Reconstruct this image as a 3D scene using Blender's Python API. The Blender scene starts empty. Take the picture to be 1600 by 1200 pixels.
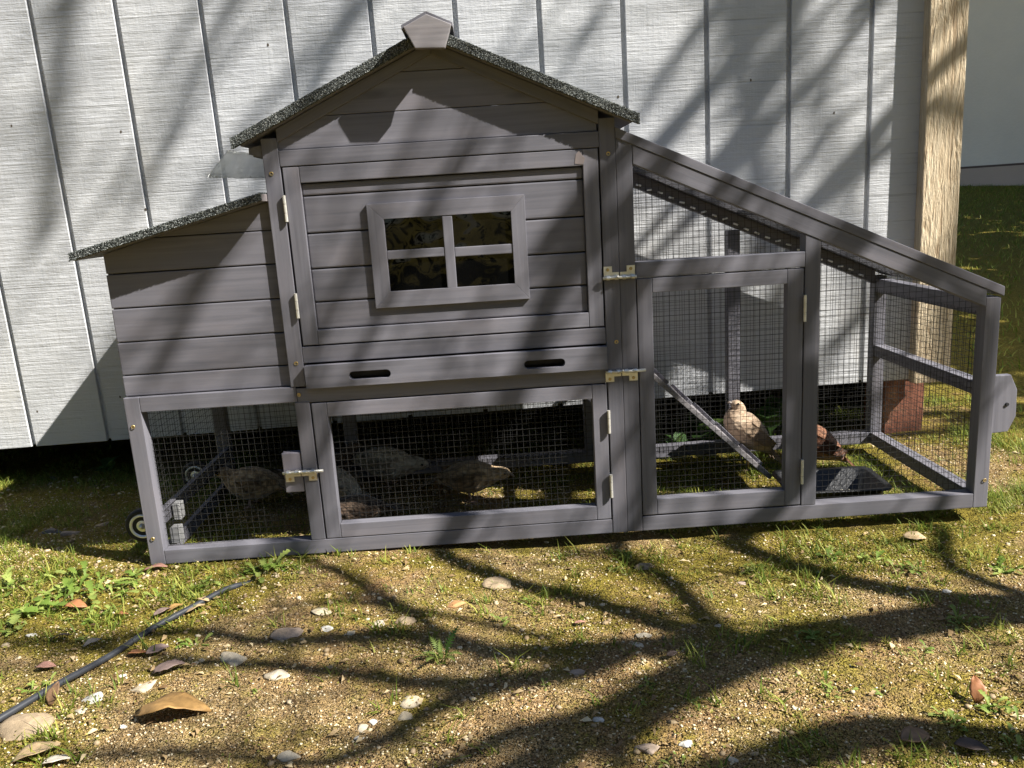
import bpy, bmesh, math, random
import numpy as np
from mathutils import Vector, Matrix

random.seed(7)
rng = np.random.default_rng(11)
scene = bpy.context.scene
C = scene.collection

# ------------------------------------------------------------------ camera
cam_data = bpy.data.cameras.new('camera')
cam = bpy.data.objects.new('camera', cam_data)
C.objects.link(cam)
cam_data.sensor_width = 36.0
cam_data.lens = 36.0 * 1273.02 / 1600.0
cam_data.clip_start = 0.02
cam_data.clip_end = 400.0
_R = [[0.997647, 0.017312, 0.066345], [-0.031279, 0.975962, 0.215683], [-0.061016, -0.217251, 0.974207]]
CAM = Vector((0.72479, -1.5536, 0.671))
cm = Matrix.Identity(4)
for i in range(3):
    cm[i][0] = _R[i][0]; cm[i][1] = _R[i][2]; cm[i][2] = -_R[i][1]; cm[i][3] = CAM[i]
cam.matrix_world = cm
scene.camera = cam

# ------------------------------------------------------------------ sky, sun, exposure
SUN = Vector((0.95, -0.4414, 1.0))                      # towards the sun
w = bpy.data.worlds.new('World'); scene.world = w; w.use_nodes = True
nt = w.node_tree
bg = nt.nodes['Background']
sky = nt.nodes.new('ShaderNodeTexSky')
sky.sky_type = 'NISHITA'; sky.sun_disc = False
sky.sun_elevation = math.atan2(SUN.z, math.hypot(SUN.x, SUN.y))
sky.sun_rotation = math.atan2(SUN.x, SUN.y)
sky.air_density = 1.0; sky.dust_density = 0.4; sky.ozone_density = 2.0
nt.links.new(sky.outputs[0], bg.inputs[0]); bg.inputs[1].default_value = 0.051
sl = bpy.data.lights.new('sun', 'SUN'); sl.energy = 5.0; sl.angle = math.radians(0.48); sl.color = (1.0, 0.955, 0.88)
so = bpy.data.objects.new('sun', sl); C.objects.link(so)
so.rotation_euler = (-SUN).to_track_quat('-Z', 'Y').to_euler()
so.location = (6, -4, 8)
scene.view_settings.view_transform = 'Standard'
scene.view_settings.look = 'None'
scene.view_settings.gamma = 1.0
scene.view_settings.use_curve_mapping = False
scene.view_settings.exposure = 1.30
scene.render.engine = 'CYCLES'
scene.cycles.max_bounces = 8
scene.cycles.transparent_max_bounces = 8
scene.cycles.use_denoising = True
scene.cycles.denoiser = 'OPENIMAGEDENOISE'
scene.cycles.caustics_reflective = False
scene.cycles.caustics_refractive = False

# ------------------------------------------------------------------ material helpers
def N(nt, kind, **kw):
    n = nt.nodes.new(kind)
    for k, v in kw.items():
        setattr(n, k, v)
    return n

def base_mat(name):
    m = bpy.data.materials.new(name); m.use_nodes = True
    nt = m.node_tree
    return m, nt, nt.nodes['Principled BSDF']

def ramp(nt, fac, stops):
    r = N(nt, 'ShaderNodeValToRGB')
    el = r.color_ramp.elements
    el[0].position, el[0].color = stops[0][0], (*stops[0][1], 1)
    el[1].position, el[1].color = stops[-1][0], (*stops[-1][1], 1)
    for p, c in stops[1:-1]:
        e = el.new(p); e.color = (*c, 1)
    nt.links.new(fac, r.inputs[0])
    return r.outputs[0]

def coords(nt, scale=(1, 1, 1), rnd=10.0, kind='Object'):
    tc = N(nt, 'ShaderNodeTexCoord'); mp = N(nt, 'ShaderNodeMapping')
    mp.inputs['Scale'].default_value = scale
    if rnd:
        oi = N(nt, 'ShaderNodeObjectInfo'); mu = N(nt, 'ShaderNodeMath', operation='MULTIPLY')
        mu.inputs[1].default_value = rnd
        nt.links.new(oi.outputs['Random'], mu.inputs[0])
        ad = N(nt, 'ShaderNodeVectorMath', operation='ADD')
        nt.links.new(tc.outputs[kind], ad.inputs[0]); nt.links.new(mu.outputs[0], ad.inputs[1])
        nt.links.new(ad.outputs[0], mp.inputs[0])
    else:
        nt.links.new(tc.outputs[kind], mp.inputs[0])
    return mp.outputs[0]

def noise(nt, vec, scale, detail=4, rough=0.55, dist=0.0):
    n = N(nt, 'ShaderNodeTexNoise')
    n.inputs['Scale'].default_value = scale; n.inputs['Detail'].default_value = detail
    n.inputs['Roughness'].default_value = rough; n.inputs['Distortion'].default_value = dist
    nt.links.new(vec, n.inputs['Vector'])
    return n.outputs['Fac']

def mix(nt, fac, a, b, mode='MIX'):
    m = N(nt, 'ShaderNodeMix', data_type='RGBA', blend_type=mode)
    for inp, v in ((m.inputs['Factor'], fac), (m.inputs['A'], a), (m.inputs['B'], b)):
        if hasattr(v, 'node'):
            nt.links.new(v, inp)
        elif isinstance(v, (int, float)):
            inp.default_value = v
        else:
            inp.default_value = (*v, 1)
    return m.outputs['Result']

def math_(nt, op, a, b=0.0, clamp=False):
    m = N(nt, 'ShaderNodeMath', operation=op, use_clamp=clamp)
    for i, v in enumerate((a, b)):
        if hasattr(v, 'node'):
            nt.links.new(v, m.inputs[i])
        else:
            m.inputs[i].default_value = v
    return m.outputs[0]

def bump(nt, bsdf, height, strength=0.3, dist=0.002, prev=None):
    b = N(nt, 'ShaderNodeBump'); b.inputs['Strength'].default_value = strength; b.inputs['Distance'].default_value = dist
    nt.links.new(height, b.inputs['Height'])
    if prev is not None:
        nt.links.new(prev, b.inputs['Normal'])
    nt.links.new(b.outputs[0], bsdf.inputs['Normal'])
    return b.outputs[0]

def simple(name, col, rough=0.6, metal=0.0, spec=0.5, vary=0.15, scale=40.0):
    m, nt, b = base_mat(name)
    v = coords(nt, (1, 1, 1))
    f = noise(nt, v, scale, 4)
    lo = tuple(c * (1 - vary) for c in col); hi = tuple(min(1, c * (1 + vary)) for c in col)
    nt.links.new(ramp(nt, f, [(0.3, lo), (0.7, hi)]), b.inputs['Base Color'])
    b.inputs['Roughness'].default_value = rough; b.inputs['Metallic'].default_value = metal
    b.inputs['Specular IOR Level'].default_value = spec
    return m

M = {}
def wood_stain(name, dark, light, warm):
    m, nt, b = base_mat(name)
    v = coords(nt, (2.2, 70, 70), 20)
    g = noise(nt, v, 1.0, 6, 0.65, 0.6)
    v2 = coords(nt, (3.0, 9, 9), 37)
    blot = noise(nt, v2, 1.6, 4, 0.6)
    v3 = coords(nt, (1.2, 30, 30), 51)
    streak = noise(nt, v3, 1.0, 3, 0.5, 1.0)
    c = ramp(nt, g, [(0.28, dark), (0.5, tuple((a + d) / 2 for a, d in zip(dark, light))), (0.75, light)])
    c = mix(nt, math_(nt, 'MULTIPLY', ramp(nt, blot, [(0.5, (0, 0, 0)), (0.72, (1, 1, 1))]), 0.55), c, warm)
    c = mix(nt, math_(nt, 'MULTIPLY', ramp(nt, streak, [(0.58, (0, 0, 0)), (0.75, (1, 1, 1))]), 0.35), c, tuple(d * 0.8 for d in dark))
    oi = N(nt, 'ShaderNodeObjectInfo')
    br = N(nt, 'ShaderNodeMapRange'); br.inputs[3].default_value = 0.88; br.inputs[4].default_value = 1.12
    nt.links.new(oi.outputs['Random'], br.inputs[0])
    c = mix(nt, 1.0, c, br.outputs[0], 'MULTIPLY')
    # knots
    vo = N(nt, 'ShaderNodeTexVoronoi'); vo.inputs['Scale'].default_value = 1.0
    nt.links.new(coords(nt, (4.0, 14, 14), 77), vo.inputs['Vector'])
    kn = ramp(nt, vo.outputs['Distance'], [(0.05, (1, 1, 1)), (0.13, (0, 0, 0))])
    c = mix(nt, math_(nt, 'MULTIPLY', kn, 0.45), c, tuple(d * 0.55 for d in dark))
    nt.links.new(c, b.inputs['Base Color'])
    b.inputs['Roughness'].default_value = 0.55
    b.inputs['Specular IOR Level'].default_value = 0.28
    bump(nt, b, g, 0.25, 0.0012)
    return m
M['wood'] = wood_stain('grey_stained_wood', (0.113, 0.113, 0.132), (0.192, 0.187, 0.214), (0.208, 0.191, 0.208))
M['wood_worn'] = wood_stain('worn_pale_stained_wood', (0.26, 0.23, 0.235), (0.40, 0.36, 0.36), (0.42, 0.36, 0.34))
M['wood_cap'] = wood_stain('sunlit_cap_wood', (0.150, 0.142, 0.152), (0.30, 0.282, 0.292), (0.31, 0.27, 0.265))  # lighter copy of the stain; the ridge cap's sunlight is put into colour
M['wood_block'] = wood_stain('lilac_grey_wood', (0.19, 0.175, 0.20), (0.27, 0.25, 0.285), (0.27, 0.24, 0.26))

def paint_wall():
    m, nt, b = base_mat('white_painted_rough_siding')
    v = coords(nt, (3.0, 165, 40), 9)
    l1 = noise(nt, v, 1.0, 6, 0.7, 0.4)
    v2 = coords(nt, (26, 60, 26), 15)
    l2 = noise(nt, v2, 1.0, 4, 0.6)
    v4 = coords(nt, (150, 8, 20), 15)
    l3 = noise(nt, v4, 1.0, 3, 0.6)
    v3 = coords(nt, (2.5, 1.4, 2.5), 21)
    blot = noise(nt, v3, 1.3, 5, 0.6)
    c = ramp(nt, blot, [(0.3, (0.49, 0.505, 0.535)), (0.6, (0.585, 0.595, 0.61)), (0.85, (0.62, 0.59, 0.54))])
    cr = ramp(nt, l1, [(0.27, (0.45, 0.45, 0.45)), (0.43, (1, 1, 1))])
    c = mix(nt, 0.75, c, cr, 'MULTIPLY')
    nt.links.new(c, b.inputs['Base Color']); b.inputs['Roughness'].default_value = 0.75
    b.inputs['Specular IOR Level'].default_value = 0.25
    h = math_(nt, 'ADD', math_(nt, 'MULTIPLY', l1, 1.0), math_(nt, 'ADD', math_(nt, 'MULTIPLY', l2, 0.8), math_(nt, 'MULTIPLY', l3, 0.25)))
    bump(nt, b, h, 0.8, 0.0032)
    return m
M['paint'] = paint_wall()

def raw_post():
    m, nt, b = base_mat('weathered_unpainted_timber')
    v = coords(nt, (62, 6.5, 62), 0)
    wv = noise(nt, v, 1.0, 5, 0.6, 2.2)
    v2 = coords(nt, (160, 30, 160), 0)
    f = noise(nt, v2, 1.0, 3, 0.6)
    c = ramp(nt, wv, [(0.3, (0.36, 0.25, 0.15)), (0.45, (0.62, 0.50, 0.34)), (0.7, (0.74, 0.63, 0.46))])
    nt.links.new(c, b.inputs['Base Color']); b.inputs['Roughness'].default_value = 0.85
    b.inputs['Specular IOR Level'].default_value = 0.15
    h = math_(nt, 'ADD', wv, math_(nt, 'MULTIPLY', f, 0.5))
    bump(nt, b, h, 1.0, 0.009)
    return m
M['raw'] = raw_post()

def felt():
    m, nt, b = base_mat('granulated_roofing_felt')
    v = coords(nt, (1, 1, 1), 3)
    vo = N(nt, 'ShaderNodeTexVoronoi'); vo.inputs['Scale'].default_value = 560
    nt.links.new(v, vo.inputs['Vector'])
    sp = N(nt, 'ShaderNodeSeparateColor'); nt.links.new(vo.outputs['Color'], sp.inputs[0])
    c = ramp(nt, sp.outputs[0], [(0.0, (0.022, 0.025, 0.024)), (0.55, (0.07, 0.08, 0.075)), (0.82, (0.18, 0.20, 0.19)), (1.0, (0.36, 0.37, 0.36))])
    nt.links.new(c, b.inputs['Base Color']); b.inputs['Roughness'].default_value = 0.9
    b.inputs['Specular IOR Level'].default_value = 0.3
    bump(nt, b, vo.outputs['Distance'], 1.0, 0.003)
    return m
M['felt'] = felt()
M['wire'] = simple('dark_coated_wire', (0.045, 0.045, 0.045), 0.45, 0.6, 0.5, 0.2)
M['zinc'] = simple('zinc_plated_steel', (0.70, 0.69, 0.66), 0.38, 0.85, 0.5, 0.12, 60)
M['cream_metal'] = simple('pale_plated_steel', (0.72, 0.70, 0.64), 0.45, 0.5, 0.5, 0.12, 60)
M['brass'] = simple('yellow_zinc_screw', (0.52, 0.40, 0.20), 0.4, 0.8, 0.5, 0.2)
M['chrome'] = simple('polished_chrome', (0.86, 0.87, 0.89), 0.3, 0.55, 0.5, 0.05)
M['rubber'] = simple('black_rubber', (0.018, 0.018, 0.020), 0.7, 0.0, 0.4, 0.2)
M['pale_block'] = simple('pale_grey_block', (0.25, 0.25, 0.25), 0.5, 0.0, 0.4, 0.1)
M['dark_inside'] = simple('dark_inner_board', (0.05, 0.045, 0.04), 0.9, 0, 0.1)  # very dark tone for boards behind, under and inside

def brick_mat():
    m, nt, b = base_mat('red_brick_block')
    v = coords(nt, (1, 1, 1), 5)
    f = noise(nt, v, 60, 5, 0.7); g = noise(nt, v, 9, 3)
    c = ramp(nt, f, [(0.3, (0.13, 0.045, 0.025)), (0.7, (0.25, 0.095, 0.055))])
    c = mix(nt, ramp(nt, g, [(0.55, (0, 0, 0)), (0.7, (1, 1, 1))]), c, (0.38, 0.21, 0.13))
    nt.links.new(c, b.inputs['Base Color']); b.inputs['Roughness'].default_value = 0.9
    bump(nt, b, f, 0.6, 0.003)
    return m
M['brick'] = brick_mat()

def pane_mat():
    m, nt, b = base_mat('wavy_dark_glazing')
    v = coords(nt, (1, 1, 1), 4)
    wv = noise(nt, v, 20, 0.5, 0.4, 0.35)
    b.inputs['Base Color'].default_value = (0.003, 0.003, 0.003, 1)
    b.inputs['Roughness'].default_value = 0.03
    b.inputs['IOR'].default_value = 1.5
    b.inputs['Specular IOR Level'].default_value = 0.30
    bump(nt, b, wv, 0.28, 0.008)
    return m
M['pane'] = pane_mat()

def clear_mat():
    m, nt, b = base_mat('clear_corrugated_plastic')
    b.inputs['Base Color'].default_value = (0.82, 0.84, 0.84, 1)
    b.inputs['Roughness'].default_value = 0.18
    b.inputs['Roughness'].default_value = 0.12
    tr_ = N(nt, 'ShaderNodeBsdfTransparent'); mx = N(nt, 'ShaderNodeMixShader'); mx.inputs[0].default_value = 0.22
    nt.links.new(b.outputs[0], mx.inputs[1]); nt.links.new(tr_.outputs[0], mx.inputs[2]); nt.links.new(mx.outputs[0], nt.nodes['Material Output'].inputs[0])
    return m
M['clear'] = clear_mat()

# ------------------------------------------------------------------ geometry helpers
def tag(o, label=None, cat=None, group=None, kind=None):
    if label: o['label'] = label
    if cat: o['category'] = cat
    if group: o['group'] = group
    if kind: o['kind'] = kind
    return o

def empty(name, loc=(0, 0, 0), parent=None, rz=0.0):
    o = bpy.data.objects.new(name, None); C.objects.link(o)
    o.location = loc; o.rotation_euler = (0, 0, rz); o.empty_display_size = 0.05
    if parent is not None: o.parent = parent
    return o

def link(name, me, mat, parent=None):
    o = bpy.data.objects.new(name, me); C.objects.link(o)
    if mat is not None and len(me.materials) == 0: me.materials.append(mat)
    if parent is not None: o.parent = parent
    return o

def from_bm(name, bm, mat, parent=None, smooth=False):
    me = bpy.data.meshes.new(name)
    bmesh.ops.recalc_face_normals(bm, faces=bm.faces)
    bm.to_mesh(me); bm.free()
    if smooth:
        me.polygons.foreach_set('use_smooth', [True] * len(me.polygons))
    return link(name, me, mat, parent)

def prism3(name, pts, ext, mat, parent=None, bevel=0.0013, length=None, jitter=True):
    """pts: polygon in world space; ext: extrusion vector. Local x runs along the length so that the grain follows the board."""
    pts = [Vector(p) for p in pts]; ext = Vector(ext)
    if length is None:
        best = 0
        for i in range(len(pts)):
            d = pts[(i + 1) % len(pts)] - pts[i]
            if d.length > best: best, length = d.length, d
        if ext.length > best: length = ext
    ex = Vector(length).normalized()
    nrm = ext.normalized()
    if abs(nrm.dot(ex)) > 0.9:
        nrm = (pts[1] - pts[0]).normalized()
    ey = nrm.cross(ex).normalized(); ez = ex.cross(ey)
    org = sum(pts, Vector()) / len(pts) + ext * 0.5
    mw = Matrix((ex, ey, ez)).transposed().to_4x4(); mw.translation = org
    inv = mw.inverted()
    bm = bmesh.new()
    a = [bm.verts.new(inv @ p) for p in pts]; b_ = [bm.verts.new(inv @ (p + ext)) for p in pts]
    n = len(pts)
    bm.faces.new(a); bm.faces.new(b_[::-1])
    for i in range(n):
        bm.faces.new((a[i], b_[i], b_[(i + 1) % n], a[(i + 1) % n]))
    bmesh.ops.recalc_face_normals(bm, faces=bm.faces)
    if bevel:
        bmesh.ops.bevel(bm, geom=list(bm.edges), offset=bevel, segments=2, profile=0.6, affect='EDGES')
    o = from_bm(name, bm, mat, parent)
    o.matrix_world = mw if parent is None else mw       # parents of boards sit at the world origin
    o.matrix_local = mw
    return o

def board(name, parent, poly, y0, y1, mat=None, bevel=0.0013, length=None):
    L = None if length is None else Vector((length[0], 0, length[1]))
    return prism3(name, [(x, y0, z) for x, z in poly], (0, y1 - y0, 0), mat or M['wood'], parent, bevel, L)

def rect(name, parent, x0, x1, z0, z1, y0, y1, mat=None, bevel=0.0013):
    L = (1, 0) if (x1 - x0) > (z1 - z0) else (0, 1)
    return board(name, parent, [(x0, z0), (x1, z0), (x1, z1), (x0, z1)], y0, y1, mat, bevel, L)

def box(name, parent, x0, x1, y0, y1, z0, z1, mat=None, bevel=0.0013):
    dx, dy, dz = x1 - x0, y1 - y0, z1 - z0
    if dy > dx and dy > dz:
        return prism3(name, [(x0, y0, z0), (x1, y0, z0), (x1, y0, z1), (x0, y0, z1)], (0, dy, 0), mat or M['wood'], parent, bevel, Vector((0, 1, 0)))
    return rect(name, parent, x0, x1, z0, z1, y0, y1, mat, bevel)

def add_tube(bm, pts, radii, sides=8, cap=True):
    rings = []
    pts = [Vector(p) for p in pts]
    up = Vector((0.123, 0.456, 0.88)).normalized()
    for i, p in enumerate(pts):
        d = (pts[min(i + 1, len(pts) - 1)] - pts[max(i - 1, 0)]).normalized()
        s = d.cross(up)
        if s.length < 1e-4: s = d.cross(Vector((1, 0, 0)))
        s.normalize(); t = s.cross(d)
        r = radii[i] if isinstance(radii, (list, tuple)) else radii
        rings.append([bm.verts.new(p + (s * math.cos(a) + t * math.sin(a)) * r) for a in [2 * math.pi * k / sides for k in range(sides)]])
    for a, b_ in zip(rings, rings[1:]):
        for k in range(sides):
            bm.faces.new((a[k], a[(k + 1) % sides], b_[(k + 1) % sides], b_[k]))
    if cap:
        bm.faces.new(rings[0][::-1]); bm.faces.new(rings[-1])

def add_box(bm, x0, x1, y0, y1, z0, z1):
    v = [bm.verts.new((x, y, z)) for x in (x0, x1) for y in (y0, y1) for z in (z0, z1)]
    for f in ((0, 1, 3, 2), (4, 6, 7, 5), (0, 4, 5, 1), (2, 3, 7, 6), (0, 2, 6, 4), (1, 5, 7, 3)):
        bm.faces.new([v[i] for i in f])

def arrays_to_mesh(name, V, F, smooth=False, rnd=None):
    """V (n,3), F (m,3 or 4) int -> mesh, fast; rnd: optional per-vertex float attribute"""
    me = bpy.data.meshes.new(name)
    k = F.shape[1]
    me.vertices.add(len(V)); me.vertices.foreach_set('co', V.astype(np.float32).ravel())
    me.loops.add(F.size); me.loops.foreach_set('vertex_index', F.astype(np.int32).ravel())
    me.polygons.add(len(F))
    me.polygons.foreach_set('loop_start', np.arange(0, F.size, k, dtype=np.int32))
    me.polygons.foreach_set('loop_total', np.full(len(F), k, dtype=np.int32))
    if smooth: me.polygons.foreach_set('use_smooth', np.ones(len(F), dtype=bool))
    if rnd is not None:
        at = me.attributes.new('rnd', 'FLOAT', 'POINT'); at.data.foreach_set('value', rnd.astype(np.float32))
    me.update(); me.validate()
    return me

def scatter(name, bV, bF, pos, rot, scl, tilt=None, smooth=False):
    """copies of a small base mesh: pos (n,3), rot z (n), scl (n,3)"""
    n = len(pos); k = len(bV)
    V = bV[None, :, :] * scl[:, None, :]
    if tilt is not None:                                # lean about x, then turn
        ct, st = np.cos(tilt)[:, None], np.sin(tilt)[:, None]
        y, z = V[..., 1].copy(), V[..., 2].copy()
        V[..., 1] = y * ct - z * st; V[..., 2] = y * st + z * ct
    c, s = np.cos(rot)[:, None], np.sin(rot)[:, None]
    x, y = V[..., 0].copy(), V[..., 1].copy()
    V[..., 0] = x * c - y * s; V[..., 1] = x * s + y * c
    V = V + pos[:, None, :]
    F = bF[None] + (np.arange(n) * k)[:, None, None]
    rn = np.repeat(rng.random(n), k)
    return arrays_to_mesh(name, V.reshape(-1, 3), F.reshape(-1, bF.shape[1]), smooth, rn)

def vnoise(x, y, seed=0):
    xi = np.floor(x).astype(np.int64); yi = np.floor(y).astype(np.int64)
    xf, yf = x - xi, y - yi
    def h(a, b):
        n = (a * 374761393 + b * 668265263 + seed * 974711) & 0xffffffff
        n = ((n ^ (n >> 13)) * 1274126177) & 0xffffffff
        return ((n ^ (n >> 16)) & 0xffff) / 65535.0
    u = xf * xf * (3 - 2 * xf); v = yf * yf * (3 - 2 * yf)
    return (h(xi, yi) * (1 - u) + h(xi + 1, yi) * u) * (1 - v) + (h(xi, yi + 1) * (1 - u) + h(xi + 1, yi + 1) * u) * v

def fbm(x, y, scale, octs=4, seed=0):
    t, a, f = 0.0, 0.5, scale
    for o in range(octs):
        t = t + a * vnoise(x * f + 17.3 * o, y * f - 9.1 * o, seed + o); a *= 0.5; f *= 2.03
    return t / (1 - 0.5 ** octs)

def sstep(a, b, x):
    t = np.clip((x - a) / (b - a), 0, 1); return t * t * (3 - 2 * t)

def ground_z(x, y):
    x = np.asarray(x, float); y = np.asarray(y, float)
    near = sstep(6.0, 3.0, np.hypot(x - 0.8, y))
    z = 0.030 * (fbm(x, y, 2.1, 3, 5) - 0.5) * near + 0.012 * (fbm(x, y, 11, 4, 9) - 0.5) * near + 0.010 * (fbm(x, y, 42, 3, 2) - 0.5) * near
    # the coop rests on its left end; the soil falls away a little to the right
    z = z * (0.45 + 0.55 * sstep(0.05, 0.6, np.abs(y - 0.25) - 0.25))
    z = z - 0.006 - 0.024 * sstep(0.40, 0.85, x) * sstep(2.4, 1.6, x) * sstep(-0.8, -0.05, y)
    z = z + 0.070 * np.clip(y - 1.3, 0, 14) + 0.02 * (fbm(x, y, 0.35, 2, 31) - 0.5) * (1 - near)
    return z

# ================================================================== THE SETTING
def grass_amount(x, y):
    x = np.asarray(x, float); y = np.asarray(y, float)
    n = fbm(x, y, 3.6, 4, 77)
    m = 0.19 + 0 * x
    m = np.maximum(m, 0.55 * sstep(-0.30, -0.08, y) * sstep(0.3, 0.7, x) + 0 * x)
    m = np.maximum(m, 0.95 * sstep(0.10, -0.12, x) * sstep(-0.02, 0.12, y))
    m = np.maximum(m, 0.75 * sstep(0.42, 0.12, x) * sstep(-0.42, -0.18, y))
    m = np.maximum(m, 0.30 * sstep(-0.02, 0.05, y) * sstep(0.98, 0.9, x))
    m = np.maximum(m, 0.95 * sstep(0.93, 1.02, x) * sstep(0.03, 0.14, y))
    m = np.maximum(m, 0.50 * sstep(0.95, 1.35, x) * sstep(-0.75, -0.2, y))
    m = np.maximum(m, 0.42 * sstep(1.05, 1.3, x))
    m = np.maximum(m, 0.80 * sstep(1.60, 1.95, x) * sstep(-0.2, 0.2, y))
    m = np.maximum(m, 0.34 * sstep(0.45, 0.6, x) * sstep(-0.12, -0.04, y) * sstep(0.06, 0.0, y))
    m = np.where((x > 1.72) & (x < 2.5) & (y > 0.15) & (y < 0.95), np.minimum(m, 0.30), m)
    m = np.maximum(m, 1.0 * sstep(1.0, 1.6, y) * sstep(1.9, 2.1, x))
    m = np.maximum(m, 0.9 * sstep(2.5, 3.5, np.hypot(x - 0.8, y)))
    return np.clip(m * (0.35 + 1.3 * sstep(0.28, 0.72, n)), 0, 1)

def axis(lo, hi, step, far, grow=1.16):
    a = list(np.arange(lo, hi + step * 0.5, step)); s = step
    b = a[-1]
    while b < far: s *= grow; b += s; a.append(b)
    s = step; b = a[0]; pre = []
    while b > -far: s *= grow; b -= s; pre.append(b)
    return np.array(pre[::-1] + a)

gx = axis(-0.80, 2.05, 0.0075, 90.0); gy = axis(-0.85, 0.72, 0.0075, 90.0)
GX, GY = np.meshgrid(gx, gy)
GZ = ground_z(GX, GY)
nx, ny = len(gx), len(gy)
idx = np.arange(nx * ny).reshape(ny, nx)
F = np.stack([idx[:-1, :-1], idx[:-1, 1:], idx[1:, 1:], idx[1:, :-1]], -1).reshape(-1, 4)
gme = arrays_to_mesh('ground', np.stack([GX, GY, GZ], -1).reshape(-1, 3), F, True)
at = gme.attributes.new('moss', 'FLOAT', 'POINT')
at.data.foreach_set('value', grass_amount(GX, GY).astype(np.float32).ravel())

def soil():
    m, nt, b = base_mat('mossy_gritty_soil')
    v = coords(nt, (1, 1, 1), 0)
    big = noise(nt, v, 3.0, 4, 0.6); mid = noise(nt, v, 22, 5, 0.7); fine = noise(nt, v, 150, 4, 0.7)
    dirt = ramp(nt, mid, [(0.22, (0.16, 0.092, 0.034)), (0.5, (0.42, 0.285, 0.120)), (0.78, (0.62, 0.465, 0.220))])
    dirt = mix(nt, ramp(nt, big, [(0.45, (0, 0, 0)), (0.65, (0.6, 0.6, 0.6))]), dirt, (0.45, 0.245, 0.095))
    vo = N(nt, 'ShaderNodeTexVoronoi'); vo.inputs['Scale'].default_value = 330; nt.links.new(v, vo.inputs['Vector'])
    sp = N(nt, 'ShaderNodeSeparateColor'); nt.links.new(vo.outputs['Color'], sp.inputs[0])
    grit = ramp(nt, sp.outputs[1], [(0.0, (0.15, 0.10, 0.05)), (0.7, (0.36, 0.27, 0.16)), (0.93, (0.55, 0.46, 0.33)), (1.0, (0.75, 0.70, 0.58))])
    dirt = mix(nt, 0.24, dirt, grit)
    moss = ramp(nt, fine, [(0.3, (0.085, 0.075, 0.008)), (0.52, (0.25, 0.205, 0.022)), (0.75, (0.44, 0.36, 0.055))])
    a = N(nt, 'ShaderNodeAttribute', attribute_name='moss')
    f = math_(nt, 'ADD', math_(nt, 'MULTIPLY', a.outputs['Fac'], 1.35), math_(nt, 'MULTIPLY', math_(nt, 'SUBTRACT', mid, 0.5), 1.6))
    big2 = noise(nt, v, 6.5, 3, 0.55)
    f = math_(nt, 'ADD', f, math_(nt, 'MULTIPLY', math_(nt, 'SUBTRACT', big2, 0.46), 1.3))
    f = ramp(nt, f, [(0.12, (0, 0, 0)), (0.62, (1, 1, 1))])
    c = mix(nt, math_(nt, 'MULTIPLY', f, 0.85), dirt, moss)
    nt.links.new(c, b.inputs['Base Color']); b.inputs['Roughness'].default_value = 0.95
    b.inputs['Specular IOR Level'].default_value = 0.15
    h = math_(nt, 'ADD', math_(nt, 'MULTIPLY', fine, 0.6), math_(nt, 'MULTIPLY', vo.outputs['Distance'], -0.6))
    n1 = bump(nt, b, h, 1.0, 0.013)
    bump(nt, b, mid, 1.0, 0.028, n1)
    return m
M['soil'] = soil()
g = link('ground', gme, M['soil']); tag(g, 'gritty brown soil with moss running on to the lawn', None, None, 'structure')

# ---- shed: white siding boards, corner post, floor, other walls
WB0, WBS, WY, WA, WLEAN = 0.116, 0.0138, 0.5859, -0.0122, -0.0056
shed = empty('shed', (0, 0, 0))
tag(shed, 'white painted shed of grooved vertical siding behind the coop', 'shed')
H = 2.45
def wy(x, z): return WY + WA * x - 0.0073 * z
SP, GW = 0.2032, 0.0125
for i in range(-7, 12):
    xa = -0.5321 + SP * i + GW / 2; xb = -0.5321 + SP * (i + 1) - GW / 2
    if i == 11: xb = 1.915
    pts = []
    for x, z in ((xa, WB0 + WBS * xa), (xb, WB0 + WBS * xb), (xb, H), (xa, H)):
        X = x + WLEAN * z
        pts.append((X, wy(X, z), z))
    o = prism3('siding_board', pts, (0, 0.014, 0), M['paint'], shed, 0.0009, Vector((1, 0, 0)))
pts = [(x + WLEAN * z, wy(x, z) + 0.0115, z) for x, z in ((-1.96, WB0 + 0.004 - WBS * 1.96), (1.918, WB0 + 0.004 + WBS * 1.918), (1.918, H), (-1.96, H))]
prism3('backing_sheet', pts, (0, 0.012, 0), M['paint'], shed, 0, Vector((1, 0, 0)))
# knots and nail holes in the siding (small dark chips)
bm = bmesh.new()
for (x, z) in ((-0.505, 0.205), (-0.28, 0.23), (-0.165, 0.90), (-0.135, 0.71), (0.222, 1.08), (1.07, 0.91), (1.40, 0.93), (1.375, 0.66), (1.61, 0.84), (-0.72, 0.62), (-0.43, 0.93)):
    y = wy(x, z)
    n = 6
    vs = [bm.verts.new((x + 0.0032 * math.cos(2.1 * k * 0.5) * (0.6 + 0.4 * random.random()), y - 0.0006, z + 0.0048 * math.sin(2.1 * k * 0.5) * (0.6 + 0.4 * random.random()))) for k in range(n)]
    try: bm.faces.new(vs)
    except ValueError: pass
o = from_bm('siding_knots', bm, simple('dark_knot', (0.10, 0.08, 0.06), 0.9)); o.parent = shed; o['kind'] = 'stuff'
post = prism3('corner_post', [(1.830, 0.528, 0.135), (1.925, 0.528, 0.135), (1.911, 0.521, H), (1.818, 0.521, H)], (0, 0.034, 0), M['raw'], shed, 0.003, Vector((1, 0, 0)))
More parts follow.
